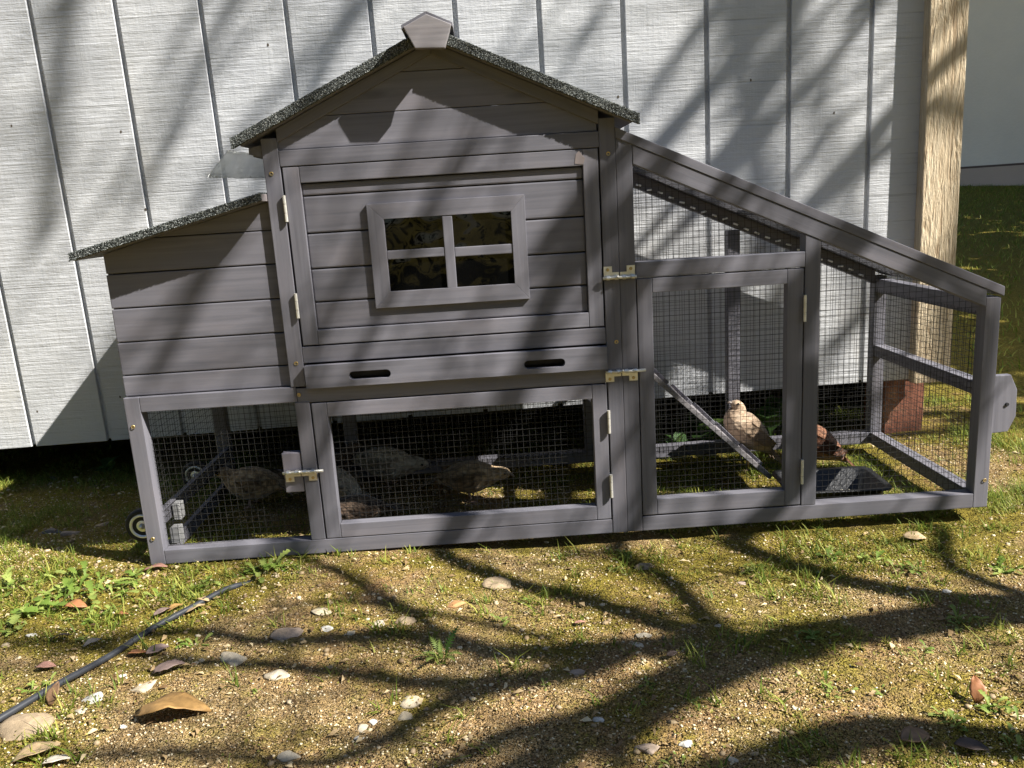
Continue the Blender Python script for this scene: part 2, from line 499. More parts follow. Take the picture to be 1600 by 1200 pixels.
# knots of the post
box('floor_frame', shed, -1.95, 1.91, 0.603, 3.0, 0.150, 0.24, M['dark_inside'], 0)
box('side_wall', shed, 1.900, 1.916, 0.612, 3.0, 0.245, H, M['paint'], 0)
box('side_wall', shed, -1.96, -1.944, 0.612, 3.0, 0.245, H, M['paint'], 0)
box('rear_wall', shed, -1.96, 1.916, 3.0, 3.016, -0.05, H, M['paint'], 0)  # carried to the ground to keep light out under the floor
box('added_skirt_board', shed, 1.885, 1.90, 0.80, 2.99, -0.05, 0.145, M['dark_inside'], 0)  # boards added under the shed ends to block light
box('added_skirt_board', shed, -1.90, -1.885, 0.80, 2.99, -0.05, 0.145, M['dark_inside'], 0)
box('roof', shed, -2.0, 1.98, 0.54, 3.1, H + 0.004, H + 0.06, M['felt'], 0)

# ---- brick blocks that carry the shed's corner
def brick_at(x0, x1, y0, y1, z0, z1, label):
    bm = bmesh.new(); add_box(bm, x0, x1, y0, y1, z0, z1)
    bmesh.ops.subdivide_edges(bm, edges=list(bm.edges), cuts=3, use_grid_fill=True)
    bmesh.ops.bevel(bm, geom=[e for e in bm.edges if len(e.link_faces) == 2 and e.calc_face_angle() > 0.5], offset=0.004, segments=1, affect='EDGES')
    for v in bm.verts: v.co += Vector((random.uniform(-1, 1), random.uniform(-1, 1), random.uniform(-1, 1))) * 0.0022
    o = from_bm('brick_block', bm, M['brick']); tag(o, label, 'brick')
brick_at(1.792, 1.905, 0.615, 0.735, -0.03, 0.1365, 'red brick block under the shed corner post')

# ---- far building across the lawn
fb = empty('stucco_building', (7.0, 8.67, 0.52), None, math.radians(-45))
tag(fb, 'grey beige stucco building standing in shade across the lawn', 'building')
def stucco(nm, col):
    m, nt, b = base_mat(nm)
    v = coords(nt, (1, 1, 1), 2); f = noise(nt, v, 30, 5, 0.7); g2 = noise(nt, v, 1.2, 4)
    c = ramp(nt, g2, [(0.3, tuple(k * 0.88 for k in col)), (0.7, col)])
    nt.links.new(c, b.inputs['Base Color']); b.inputs['Roughness'].default_value = 0.95
    bump(nt, b, f, 0.5, 0.01)
    return m
def lbox(name, parent, x0, x1, y0, y1, z0, z1, mat):
    bm = bmesh.new(); add_box(bm, x0, x1, y0, y1, z0, z1); return from_bm(name, bm, mat, parent)
lbox('wall', fb, -3.0, 9.0, 0.0, 5.0, 0.2405, 3.6, stucco('grey_beige_stucco', (0.92, 0.83, 0.70)))
lbox('foundation', fb, -3.02, 9.02, -0.03, 5.0, -0.6, 0.215, stucco('brown_grey_concrete', (0.62, 0.48, 0.38)))
lbox('weep_strip', fb, -3.01, 9.01, -0.012, 5.0, 0.2155, 0.2400, stucco('dark_strip', (0.14, 0.10, 0.08)))
bm = bmesh.new()
v = [bm.verts.new(p) for p in ((-3.5, -0.7, 3.55), (9.5, -0.7, 3.55), (9.5, 5.7, 3.55), (-3.5, 5.7, 3.55), (-1.0, 2.5, 5.0), (7.0, 2.5, 5.0))]
for f in ((0, 1, 2, 3), (0, 4, 5, 1), (1, 5, 2), (2, 5, 4, 3), (3, 4, 0)): bm.faces.new([v[i] for i in f])
from_bm('roof', bm, M['felt'], fb)

# ---- the bare tree to the right of the camera that throws the branch shadows
BR=[
('A', [(3.386, -1.2, 1.838), (3.321, -1.212, 1.875), (3.176, -1.266, 1.95), (3.084, -1.329, 2.025), (3.045, -1.401, 2.1), (3.016, -1.532, 2.213), (3.025, -1.653, 2.325), (3.011, -1.744, 2.4), (3.058, -1.869, 2.55)], 0.0528, 0.0246),
('B', [(3.067, -1.369, 2.085), (3.047, -1.363, 2.138), (3.02, -1.393, 2.213), (2.967, -1.424, 2.287), (2.944, -1.439, 2.362), (2.916, -1.43, 2.475), (2.83, -1.462, 2.55), (2.795, -1.485, 2.625), (2.745, -1.47, 2.7), (2.662, -1.519, 2.775), (2.563, -1.535, 2.85)], 0.0356, 0.0119),
('C', [(3.02, -1.393, 2.213), (2.949, -1.467, 2.25), (2.914, -1.526, 2.362), (2.878, -1.546, 2.475), (2.795, -1.536, 2.55), (2.735, -1.54, 2.625), (2.661, -1.525, 2.7), (2.579, -1.544, 2.775)], 0.0281, 0.0094),
('D', [(2.949, -1.467, 2.25), (2.926, -1.524, 2.325), (2.906, -1.593, 2.4), (2.916, -1.687, 2.475), (2.93, -1.76, 2.55), (2.922, -1.798, 2.625), (2.862, -1.803, 2.7), (2.833, -1.857, 2.85)], 0.0224, 0.0094),
('E', [(3.016, -1.532, 2.213), (2.972, -1.605, 2.287), (2.922, -1.641, 2.325), (2.932, -1.717, 2.4), (2.91, -1.806, 2.475)], 0.0243, 0.0131),
('F', [(3.003, -1.304, 2.025), (3.021, -1.256, 2.062), (3.078, -1.158, 2.138), (3.115, -1.111, 2.213), (3.104, -1.038, 2.25), (3.169, -1.01, 2.312), (3.259, -1.043, 2.538), (3.329, -1.076, 2.745), (3.385, -1.109, 3.009), (3.682, -0.554, 3.242), (3.746, -0.561, 3.309), (3.921, -0.597, 3.516), (4.071, -0.632, 3.699), (4.249, -0.667, 3.892)], 0.0224, 0.0079),
('G', [(2.999, -1.315, 2.062), (3.001, -1.288, 2.1), (2.958, -1.215, 2.175), (2.915, -1.171, 2.213), (2.866, -1.131, 2.25), (2.796, -1.061, 2.287), (2.816, -1.026, 2.344), (2.862, -1.033, 2.401), (3.083, -1.076, 2.777), (3.171, -1.092, 2.919), (3.259, -1.109, 3.06), (3.345, -1.126, 3.198), (3.464, -1.159, 3.358), (3.802, -0.596, 3.553), (3.929, -0.63, 3.707), (4.039, -0.664, 3.889), (4.148, -0.698, 4.048)], 0.0268, 0.0179),
('H', [(2.924, -1.427, 2.362), (2.868, -1.358, 2.4), (2.846, -1.287, 2.475), (2.81, -1.214, 2.512), (2.771, -1.162, 2.55), (2.82, -1.159, 2.716), (2.897, -1.175, 2.897), (2.968, -1.192, 3.023)], 0.0141, 0.007),
('I', [(3.375, -1.187, 1.838), (3.34, -1.182, 1.875), (3.266, -1.159, 1.912), (3.257, -1.133, 1.987), (3.234, -1.088, 2.025), (3.246, -1.039, 2.1), (3.271, -1.005, 2.175), (3.312, -0.96, 2.181), (3.428, -0.977, 2.312), (3.477, -0.993, 2.535), (3.516, -1.01, 2.762), (3.803, -0.465, 2.979), (3.953, -0.499, 3.138), (4.141, -0.535, 3.333), (4.35, -0.57, 3.52), (4.532, -0.606, 3.703)], 0.0299, 0.0206),
('J', [(3.368, -1.152, 1.838), (3.368, -1.14, 1.875), (3.375, -1.068, 1.912), (3.432, -0.997, 1.95), (3.548, -0.906, 2.025), (3.761, -0.96, 2.514), (3.733, -0.977, 2.663), (3.69, -0.993, 2.773)], 0.0183, 0.0113),
('L', [(3.075, -1.482, 1.725), (3.039, -1.502, 1.8), (2.976, -1.492, 1.875), (2.962, -1.535, 1.95), (2.966, -1.589, 2.025), (2.971, -1.645, 2.1), (2.919, -1.726, 2.175)], 0.0418, 0.0251),
('M', [(3.997, -0.596, 3.286), (4.104, -0.614, 3.437), (4.234, -0.633, 3.554), (4.386, -0.651, 3.675), (4.536, -0.67, 3.803)], 0.0074, 0.0049),
('N', [(4.116, -0.825, 4.006), (4.182, -0.826, 4.108), (4.246, -0.828, 4.2), (4.317, -0.829, 4.297)], 0.0114, 0.0137),
('O', [(3.706, -0.723, 3.883), (3.766, -0.725, 3.99), (3.824, -0.726, 4.074)], 0.0079, 0.0079),
('P', [(3.407, -1.073, 4.457), (3.451, -1.074, 4.533), (3.528, -1.076, 4.667), (3.592, -1.077, 4.775), (3.687, -1.079, 4.894), (3.742, -1.08, 4.962)], 0.0092, 0.0183),
('Q', [(3.519, -1.235, 4.783), (3.545, -1.236, 4.877), (3.592, -1.238, 5.044), (3.627, -1.239, 5.191), (3.669, -1.24, 5.29), (3.701, -1.241, 5.359)], 0.0185, 0.0211),
('R', [(3.715, -1.014, 4.557), (3.79, -1.015, 4.664), (3.865, -1.017, 4.783)], 0.0103, 0.0114),
('T', [(3.479, -1.17, 4.659), (3.594, -1.172, 4.762), (3.697, -1.175, 4.909), (3.782, -1.177, 5.053), (3.863, -1.178, 5.178)], 0.0066, 0.0106),
('U', [(3.973, -0.692, 3.47), (4.039, -0.694, 3.593), (4.119, -0.696, 3.711), (4.174, -0.697, 3.829), (4.203, -0.699, 3.988)], 0.0206, 0.0206),
('V', [(3.368, -1.324, 3.491), (3.423, -1.324, 3.56), (3.479, -1.324, 3.652), (3.532, -1.324, 3.73), (3.808, -0.822, 4.211)], 0.0048, 0.0048),
('X', [(3.216, -1.457, 3.709), (3.293, -1.457, 3.815), (3.354, -1.457, 3.907), (3.412, -1.457, 3.985)], 0.0148, 0.0123),
('Ka', [(3.513, -1.192, 3.063), (3.543, -1.192, 3.198), (3.589, -1.192, 3.339), (3.711, -1.225, 3.521), (4.118, -0.697, 3.876), (4.266, -0.732, 4.077)], 0.024, 0.0216),
('Kb', [(3.716, -1.225, 3.129), (3.768, -1.225, 3.276), (3.83, -1.225, 3.416), (4.263, -0.698, 3.764), (4.353, -0.7, 3.921), (4.484, -0.734, 4.079)], 0.0144, 0.0132),
('Kc', [(3.723, -1.126, 2.889), (3.771, -1.126, 3.012), (3.824, -1.126, 3.13), (4.271, -0.6, 3.396)], 0.0216, 0.0168),
('Kd', [(3.784, -1.059, 2.726), (3.824, -1.059, 2.837), (3.869, -1.059, 2.92)], 0.0144, 0.012),
('Ke', [(3.26, -1.432, 2.175), (3.226, -1.495, 2.25), (3.189, -1.586, 2.325), (3.177, -1.68, 2.4), (3.187, -1.781, 2.475)], 0.0168, 0.012),
('Kf', [(3.012, -1.397, 2.325), (2.96, -1.36, 2.4), (2.897, -1.34, 2.475), (2.827, -1.329, 2.55), (2.786, -1.37, 2.625)], 0.012, 0.0072),
('Za', [(4.844, -1.151, 4.037), (4.933, -1.153, 4.172), (5.027, -1.155, 4.311), (5.127, -1.157, 4.445)], 0.0192, 0.0192),
('Zb', [(5.108, -1.218, 4.143), (5.177, -1.22, 4.263), (5.263, -1.221, 4.379), (5.338, -1.223, 4.492)], 0.0144, 0.0168),
('Zc', [(5.152, -1.09, 3.893), (5.2, -1.091, 4.03), (5.255, -1.093, 4.162)], 0.012, 0.0144),
('Y', [(3.003, -1.291, 3.023), (3.07, -1.291, 3.152), (3.135, -1.291, 3.277), (3.198, -1.291, 3.398), (3.238, -1.291, 3.493)], 0.0092, 0.0079)]

def bark():
    m, nt, b = base_mat('grey_brown_bark')
    v = coords(nt, (1, 1, 1), 3); f = noise(nt, v, 40, 5, 0.7)
    nt.links.new(ramp(nt, f, [(0.3, (0.06, 0.05, 0.04)), (0.7, (0.17, 0.145, 0.115))]), b.inputs['Base Color'])
    b.inputs['Roughness'].default_value = 0.95
    bump(nt, b, f, 0.8, 0.01)
    return m
M['bark'] = bark()
tree = empty('bare_tree', (3.46, -1.17, 0))
tag(tree, 'leafless tree with spreading limbs standing right of the coop', 'tree')
TO = Vector((3.46, -1.17, 0))
def tube_part(name, pts, radii, parent, mat, off=TO, sides=7):
    bm = bmesh.new(); add_tube(bm, [Vector(p) - off for p in pts], radii, sides)
    return from_bm(name, bm, mat, parent, True)
A0 = Vector(BR[0][1][0])
leader = [(3.46, -1.17, -0.1), (3.45, -1.175, 0.5), (3.42, -1.19, 1.2), A0 + Vector((0, 0, -0.05))]
tube_part('trunk', leader, [0.10, 0.085, 0.072, 0.06], tree, M['bark'])
top = [A0 + Vector((0.01, 0, -0.15)), (4.3, -1.1, 2.1), (5.6, -1.0, 2.9), (6.0, -1.1, 4.2), (5.5, -1.25, 5.5), (5.0, -1.35, 6.2)]
tube_part('limb', top, [0.045, 0.042, 0.040, 0.036, 0.030, 0.02], tree, M['bark'])
def smooth_path(pts, sub=3):
    P = [Vector(p) for p in pts]; out = []
    for i in range(len(P) - 1):
        p0, p1, p2, p3 = P[max(i - 1, 0)], P[i], P[i + 1], P[min(i + 2, len(P) - 1)]
        for k in range(sub):
            t = k / sub
            out.append(0.5 * ((2 * p1) + (p2 - p0) * t + (2 * p0 - 5 * p1 + 4 * p2 - p3) * t * t + (3 * p1 - p0 - 3 * p2 + p3) * t ** 3))
    out.append(P[-1]); return out
HUB = Vector((5.15, -1.32, 6.0))
tr = random.Random(5)
for nm, pts, r0, r1 in BR:
    pts = [Vector(p) for p in pts]
    if nm in 'NOPQRTUVXY' or nm[0] == 'Z' or nm in ('Ka', 'Kb'):
        pts = pts + [(pts[-1] * 0.45 + HUB * 0.55) + Vector((0, 0, 0.25)), HUB + Vector((0, 0, tr.uniform(-0.3, 0.2)))]
    elif nm in ('Kc', 'Kd'):
        pts = pts + [Vector((5.2, -1.0, 3.6)), Vector((5.85, -1.05, 3.6))]
    elif nm == 'M':
        pts = pts + [Vector((5.4, -1.0, 4.1)), Vector((5.98, -1.1, 4.15))]
    elif nm == 'L':
        pts = [Vector((3.42, -1.19, 1.2)), Vector((3.3, -1.28, 1.5))] + pts
    elif nm in 'AIJ':
        pts = [A0 + Vector((0.01, 0, -0.15))] + pts
    sp = smooth_path(pts, 4)
    n = len(sp)
    rad = [r0 + (r1 - r0) * k / (n - 1) for k in range(n)]
    br = tube_part('branch', sp, rad, tree, M['bark'])
    # side twigs
    bm = bmesh.new(); cnt = 0
    for k in range(2, n - 2):
        if tr.random() < 0.38:
            p = sp[k]; d = (sp[k + 1] - sp[k - 1]).normalized()
            q = Vector((tr.uniform(-1, 1), tr.uniform(-1, 1), tr.uniform(-0.4, 1))).normalized()
            L = tr.uniform(0.25, 0.75); e = (d * 0.7 + q * 0.8).normalized(); bend = Vector((tr.uniform(-.2, .2), tr.uniform(-.2, .2), tr.uniform(0, .25)))
            tp = [p + e * (L * s) + bend * (L * s * s) for s in (0, 0.25, 0.5, 0.75, 1.0)]
            add_tube(bm, [x - TO for x in tp], [min(rad[k] * 0.5, 0.005), 0.0042, 0.0035, 0.0028, 0.0018], 5); cnt += 1
    if cnt:
        o = from_bm('twigs', bm, M['bark'], br, True); o['kind'] = 'stuff'
    else:
        bm.free()

# ---- leafy trees beyond the frame on the right: they shade the far lawn and the stucco wall
def leaf_mat(name, c0, c1, c2, trans=0.25):
    m, nt, b = base_mat(name)
    a = N(nt, 'ShaderNodeAttribute', attribute_name='rnd')
    nt.links.new(ramp(nt, a.outputs['Fac'], [(0.0, c0), (0.55, c1), (1.0, c2)]), b.inputs['Base Color'])
    b.inputs['Roughness'].default_value = 0.6
    b.inputs['Specular IOR Level'].default_value = 0.3
    if trans:
        t = N(nt, 'ShaderNodeBsdfTranslucent'); mx = N(nt, 'ShaderNodeMixShader'); mx.inputs[0].default_value = trans
        out = nt.nodes['Material Output']
        nt.links.new(ramp(nt, a.outputs['Fac'], [(0.0, c0), (0.55, c1), (1.0, c2)]), t.inputs[0])
        nt.links.new(b.outputs[0], mx.inputs[1]); nt.links.new(t.outputs[0], mx.inputs[2]); nt.links.new(mx.outputs[0], out.inputs[0])
    return m
M['tree_leaf'] = leaf_mat('evergreen_leaf', (0.025, 0.045, 0.012), (0.05, 0.08, 0.02), (0.09, 0.12, 0.035))
def leafy_tree(loc, h, rad, zc, n, label):
    e = empty('leafy_tree', loc); tag(e, label, 'tree', 'trees beside the lawn')
    tube_part('trunk', [(0, 0, -0.1), (0.05, 0, h * 0.3), (0, 0.08, h * 0.6), (0.02, 0, h * 0.9)], [0.16, 0.13, 0.09, 0.02], e, M['bark'], Vector((0, 0, 0)))
    for k in range(6):
        a = k * 1.05; z0 = h * (0.3 + 0.07 * k)
        tube_part('limb', [(0, 0, z0), (math.cos(a) * rad * .45, math.sin(a) * rad * .45, z0 + .5), (math.cos(a) * rad * .8, math.sin(a) * rad * .8, z0 + 1.1)], [0.06, 0.04, 0.012], e, M['bark'], Vector((0, 0, 0)))
    clump = rng.normal(size=(60, 3)); clump /= np.linalg.norm(clump, axis=1)[:, None]
    clump *= (rng.random((60, 1)) ** 0.4) * np.array([[rad, rad, (h - zc) * 0.95]]); clump[:, 2] += zc
    P = clump[rng.integers(0, 60, n)] + rng.normal(size=(n, 3)) * np.array([[rad * .17, rad * .17, rad * .14]])
    bV = np.array([[-0.5, 0, 0], [0, -0.28, 0.05], [0.5, 0, 0], [0, 0.28, 0.05]]); bF = np.array([[0, 1, 2, 3]])
    s = rng.uniform(0.14, 0.28, n); me = scatter('crown', bV, bF, P, rng.uniform(0, 6.28, n), np.stack([s, s, s], -1), rng.uniform(-1.3, 1.3, n))
    link('crown', me, M['tree_leaf'], e)
leafy_tree((6.3, 1.0, 0.0), 4.8, 1.7, 2.6, 4600, 'low evergreen tree just right of the lawn')
leafy_tree((7.9, 2.6, 0.0), 5.2, 2.0, 3.0, 5200, 'broad evergreen tree shading the near edge of the lawn')
leafy_tree((11.8, 6.2, 0.2), 8.2, 2.7, 4.6, 8000, 'tall evergreen tree shading the stucco building')
leafy_tree((8.9, 4.9, 0.1), 5.0, 1.5, 3.0, 3600, 'small round evergreen tree halfway along the lawn')
for i_, (a_, b_, h_, r_, zc_, lab_) in enumerate([(2.6, -6.4, 6.0, 2.3, 2.7, 'wide evergreen tree behind the camera, right of the middle'), (-1.0, -6.0, 5.4, 2.0, 2.4, 'round evergreen tree straight behind the camera'),
        (-4.4, -5.0, 6.0, 2.2, 2.7, 'broad evergreen tree behind the camera to the left'), (-6.8, -1.6, 5.5, 2.2, 2.5, 'broad evergreen tree far left of the coop'), (6.4, -7.4, 5.4, 2.1, 2.5, 'round evergreen tree behind the camera to the far right')]):
    leafy_tree((a_, b_, 0.0), h_, r_, zc_, 5200, lab_)

# ================================================================== THE COOP
coop = empty('chicken_coop', (0, 0, 0))
tag(coop, 'grey stained wooden coop with gabled house, nest box and wire run', 'coop')
T = 0.030; DEP = 0.492; L = 1.713
def rz(x): return 0.7610 - 0.4545 * (x - 1.0)      # underside of the run's roof rail
# ---- front frame
rect('post', coop, 0.0, 0.030, 0.0, 0.3475, 0, T)
rect('rail', coop, 0.0305, 0.333, 0.3175, 0.3475, 0, T)
rect('bottom_rail', coop, 0.0305, 0.9395, 0.0, 0.0295, 0, T)
rect('post', coop, 0.3275, 0.3560, 0.0300, 0.3170, 0, T)
rect('post', coop, 0.3240, 0.3535, 0.3480, 0.8110, -0.001, T)
rect('rail', coop, 0.3335, 0.9395, 0.3150, 0.3445, 0.001, T)
rect('rail', coop, 0.3540, 0.9395, 0.3930, 0.4245, 0.0, T)
rect('rail', coop, 0.3540, 0.9395, 0.7600, 0.7885, -0.001, T - 0.004)
rect('post', coop, 0.9400, 0.9695, 0.0, 0.8110, -0.001, T)
rect('post', coop, 0.9700, 1.0005, 0.0, 0.7740, 0, T)
rect('bottom_rail', coop, 1.0010, 1.6835, 0.0, 0.0305, 0, T)
board('post', coop, [(1.3270, 0.0310), (1.3570, 0.0310), (1.3570, rz(1.357) - 0.0345), (1.3270, rz(1.327) - 0.0345)], 0.0005, T, length=(0, 1))
rect('rail', coop, 1.0010, 1.3265, 0.5160, 0.5455, 0, T)
rect('post', coop, 1.6840, 1.7135, 0.0, 0.4345, 0, T)
board('sloping_rail', coop, [(1.0010, rz(1.001) - 0.034), (1.6835, rz(1.6835) - 0.034), (1.6835, rz(1.6835)), (1.0010, rz(1.001))], -0.0008, T - 0.006, length=(1, -0.4545))
sr = 0.4545
board('roof_rail', coop, [(0.9700, rz(0.97) + 0.0005), (1.7180, rz(1.718) + 0.0005), (1.7180, rz(1.718) + 0.0195), (0.9700, rz(0.97) + 0.0195)], -0.0022, 0.024, length=(1, -0.4545))
board('roof_rail', coop, [(0.9700, rz(0.97) + 0.0005), (1.7180, rz(1.718) + 0.0005), (1.7180, rz(1.718) + 0.0195), (0.9700, rz(0.97) + 0.0195)], DEP - 0.058, DEP + 0.012, length=(1, -0.4545))  # widened inward to shade the rear sloping rail
# ---- gable
CX = 0.6445
def gable_z(x): return 0.9386 - 0.466 * abs(x - CX)
def under_z(x): return 0.9600 - 0.455 * abs(x - CX)
def gable_plank(z0, z1, name='plank', y0=0.004, y1=0.014):
    e = 0.0005
    def xw(z): return max(0.0, (0.9500 - z) / 0.466)
    a0, a1 = min(xw(z0), CX - 0.352), min(xw(z1), CX - 0.352)
    poly = [(CX - a0, z0 + e), (CX + a0, z0 + e), (CX + a1, z1 - e), (CX - a1, z1 - e)]
    if z0 < 0.80: poly = [(CX - a0, z0 + e), (CX + a0, z0 + e), (CX + a0, 0.8095), (CX + a1, z1 - e), (CX - a1, z1 - e), (CX - a0, 0.8095)]
    if a1 < 0.004: poly = [(CX - a0, z0 + e), (CX + a0, z0 + e), (CX, z1 - e)]
    board(name, coop, poly, y0, y1, length=(1, 0))
gable_plank(0.7890, 0.8450); gable_plank(0.8450, 0.9120); gable_plank(0.9120, 0.9490)
for s in (-1, 1):
    xo = 0
    xi = 0.9398 if s > 0 else 0.3537
    board('rake_board', coop, [(CX + s * 0.0003, gable_z(CX) + 0.0), (CX + s * 0.0003, under_z(CX) - 0.001), (xi, under_z(xi) - 0.001), (xi, gable_z(xi))], -0.0015, 0.010, length=(1, s * -0.466))
# ---- roof of the house: two slabs of felt over boards, front edge thick
felt_parts = []
for s in (-1, 1):
    xt = CX + s * 0.3670
    def slab(y0, y1, name, mat, lift, th, xin=0.0):
        poly = [(CX + s * 0.0004, under_z(CX) + lift), (xt - s * xin, under_z(xt - s * xin) + lift), (xt - s * (xin + 0.004), under_z(xt - s * xin) + lift + th), (CX + s * 0.0004, under_z(CX) + lift + th)]
        return board(name, coop, poly, y0, y1, mat, 0.002, length=(0, 1))
    slab(-0.015, DEP + 0.04, 'roof_board', M['wood'], 0.0, 0.0105, 0.012)
    felt_parts.append((slab(-0.0270, DEP + 0.052, 'roof_felt', M['felt'], 0.0112, 0.0075), s))
    board('felt_edge', coop, [(CX + s * 0.0004, under_z(CX) + 0.0008), (xt, under_z(xt) + 0.0008), (xt, under_z(xt) + 0.0108), (CX + s * 0.0004, under_z(CX) + 0.0108)], -0.0268, -0.0156, M['felt'], 0.003, length=(0, 1))
# ridge cap
board('ridge_cap', coop, [(0.6212, 0.9385), (0.6724, 0.9365), (0.6865, 0.9740), (0.6447, 0.9925), (0.6037, 0.9740)], -0.0600, -0.0470, M['wood_cap'], 0.0014, length=(1, 0))
for s in (-1, 1):
    poly = [(CX, 0.9895), (CX + s * 0.044, 0.9700), (CX + s * 0.044, 0.9775), (CX, 0.9975)]
    board('ridge_board', coop, poly, -0.0585, DEP + 0.05, M['wood'], 0.0008, length=(1, 0.1))
# fuzzy mineral grains that stand up on the felt's front edge
gb = np.array([[1, 0, 0], [-1, 0, 0], [0, 1, 0], [0, -1, 0], [0, 0, 1], [0, 0, -1]], float)
gf = np.array([[0, 2, 4], [2, 1, 4], [1, 3, 4], [3, 0, 4], [2, 0, 5], [1, 2, 5], [3, 1, 5], [0, 3, 5]])
def grain_mat():
    m, nt, b = base_mat('mineral_grain')
    a = N(nt, 'ShaderNodeAttribute', attribute_name='rnd')
    nt.links.new(ramp(nt, a.outputs['Fac'], [(0.0, (0.015, 0.017, 0.016)), (0.55, (0.06, 0.068, 0.064)), (0.80, (0.18, 0.20, 0.19)), (1.0, (0.38, 0.39, 0.38))]), b.inputs['Base Color'])
    b.inputs['Roughness'].default_value = 0.8
    return m
M['grain'] = grain_mat()
def grains(parent, xa, za, xb, zb, thick, y, n, name='mineral_grains'):
    """along a sloping front edge from (xa,za) to (xb,zb) (its lower line)"""
    t = rng.random(n); u = rng.random(n); top = rng.random(n) < 0.45
    P = np.zeros((n, 3))
    P[:, 0] = xa + (xb - xa) * t; base = za + (zb - za) * t
    P[:, 2] = np.where(top, base + thick + 0.0004, base + thick * u)
    P[:, 1] = np.where(top, y + 0.05 * rng.random(n) ** 1.5, y - 0.0002)
    s = rng.uniform(0.0007, 0.0015, n)
    me = scatter(name, gb, gf, P, rng.uniform(0, 6.28, n), np.stack([s, s, s * rng.uniform(0.7, 1.4, n)], -1), rng.uniform(-1, 1, n))
    o = link(name, me, M['grain'], parent); o['kind'] = 'stuff'
for s in (-1, 1):
    xt = CX + s * 0.3670
    grains(coop, CX + s * 0.03, under_z(CX + s * 0.03) + 0.001, xt, under_z(xt) + 0.001, 0.0178, -0.0272, 8500)
# ---- nest box
def nest_under(x): return 0.6165 + 0.2395 * (x + 0.028)
NB = [0.3480, 0.3900, 0.4545, 0.5195, 0.5850, 0.6480]
for k in range(len(NB) - 1):
    z0, z1 = NB[k] + 0.0011, NB[k + 1] - 0.0011
    xl = 0.0015 + 0.0006 * k
    zl = min(z1, nest_under(xl) - 0.001)
    if z1 > nest_under(xl):
        xc = (z1 - 0.6165) / 0.2395 - 0.028
        xc = min(max(xc, xl + 0.01), 0.320)
        poly = [(xl, z0), (0.3235, z0), (0.3235, z1), (xc, z1), (xl, zl)]
    else:
        poly = [(xl, z0), (0.3235, z0), (0.3235, z1), (xl, z1)]
    board('plank', coop, poly, 0.009, 0.020, length=(1, 0), bevel=0.002)
board('plank', coop, [(0.1035, 0.6486), (0.3235, 0.6486), (0.3235, nest_under(0.3235) - 0.001)], 0.009, 0.020, length=(1, 0), bevel=0.001)
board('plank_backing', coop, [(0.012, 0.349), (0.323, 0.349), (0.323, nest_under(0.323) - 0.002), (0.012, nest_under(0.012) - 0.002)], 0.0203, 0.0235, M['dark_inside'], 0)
prism3('nest_side', [(0.0017, 0.0205, 0.349), (0.0017, DEP, 0.349), (0.0017, DEP, 0.619), (0.0017, 0.0205, 0.619)], (0.010, 0, 0), M['wood'], coop, 0.001)
box('nest_floor', coop, 0.0130, 0.320, 0.031, DEP - 0.001, 0.3485, 0.358, M['dark_inside'], 0)
prism3('nest_rear', [(0.0130, DEP - 0.011, 0.3585), (0.3235, DEP - 0.011, 0.3585), (0.3235, DEP - 0.011, 0.699), (0.0130, DEP - 0.011, 0.619)], (0, 0.010, 0), M['wood'], coop, 0)
def nslab(y0, y1, name, mat, lift, th, bev):
    return board(name, coop, [(-0.033, nest_under(-0.033) + lift), (0.3225, nest_under(0.3225) + lift), (0.3225, nest_under(0.3225) + lift + th), (-0.036, nest_under(-0.033) + lift + th)], y0, y1, mat, bev, length=(0, 1))
nslab(-0.030, DEP + 0.03, 'roof_board', M['wood'], 0.0, 0.008, 0.001)
nslab(-0.040, DEP + 0.04, 'roof_felt', M['felt'], 0.0085, 0.006, 0.002)
board('felt_edge', coop, [(-0.034, nest_under(-0.034) + 0.001), (0.3225, nest_under(0.3225) + 0.001), (0.3225, nest_under(0.3225) + 0.0083), (-0.034, nest_under(-0.034) + 0.0083)], -0.0398, -0.0304, M['felt'], 0.002, length=(0, 1))
grains(coop, -0.035, nest_under(-0.035) + 0.001, 0.3225, nest_under(0.3225) + 0.001, 0.0134, -0.0402, 4600)
rect('trim_block', coop, 0.3120, 0.3232, 0.7005, 0.7135, -0.034, 0.02, M['wood_worn'], 0.001)
# ---- house: side and rear walls, floor, ceiling
prism3('side_panel', [(0.3245, 0.031, 0.349), (0.3245, DEP - 0.0005, 0.349), (0.3245, DEP - 0.0005, 0.800), (0.3245, 0.031, 0.800)], (0.010, 0, 0), M['wood'], coop, 0)
prism3('side_panel', [(0.9560, 0.031, 0.349), (0.9560, DEP - 0.0005, 0.349), (0.9560, DEP - 0.0005, 0.800), (0.9560, 0.031, 0.800)], (0.010, 0, 0), M['wood'], coop, 0)
prism3('rear_panel', [(0.3350, DEP - 0.011, 0.349), (0.9555, DEP - 0.011, 0.349), (0.9555, DEP - 0.011, 0.800), (CX, DEP - 0.011, 0.950), (0.3350, DEP - 0.011, 0.800)], (0, 0.010, 0), M['wood'], coop, 0)
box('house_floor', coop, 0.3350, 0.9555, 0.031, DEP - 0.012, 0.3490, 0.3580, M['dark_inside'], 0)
# ---- eave fillet boards under the left roof end
board('eave_block', coop, [(0.2990, 0.7850), (0.3232, 0.7790), (0.3232, 0.8000), (0.3000, 0.7960)], 0.002, 0.030, M['wood'], 0.001)
prism3('eave_board', [(0.2990, 0.031, 0.7820), (0.3232, 0.031, 0.7780), (0.3232, 0.031, 0.8020), (0.2990, 0.031, 0.7930)], (0, 0.44, 0), M['wood'], coop, 0.001)
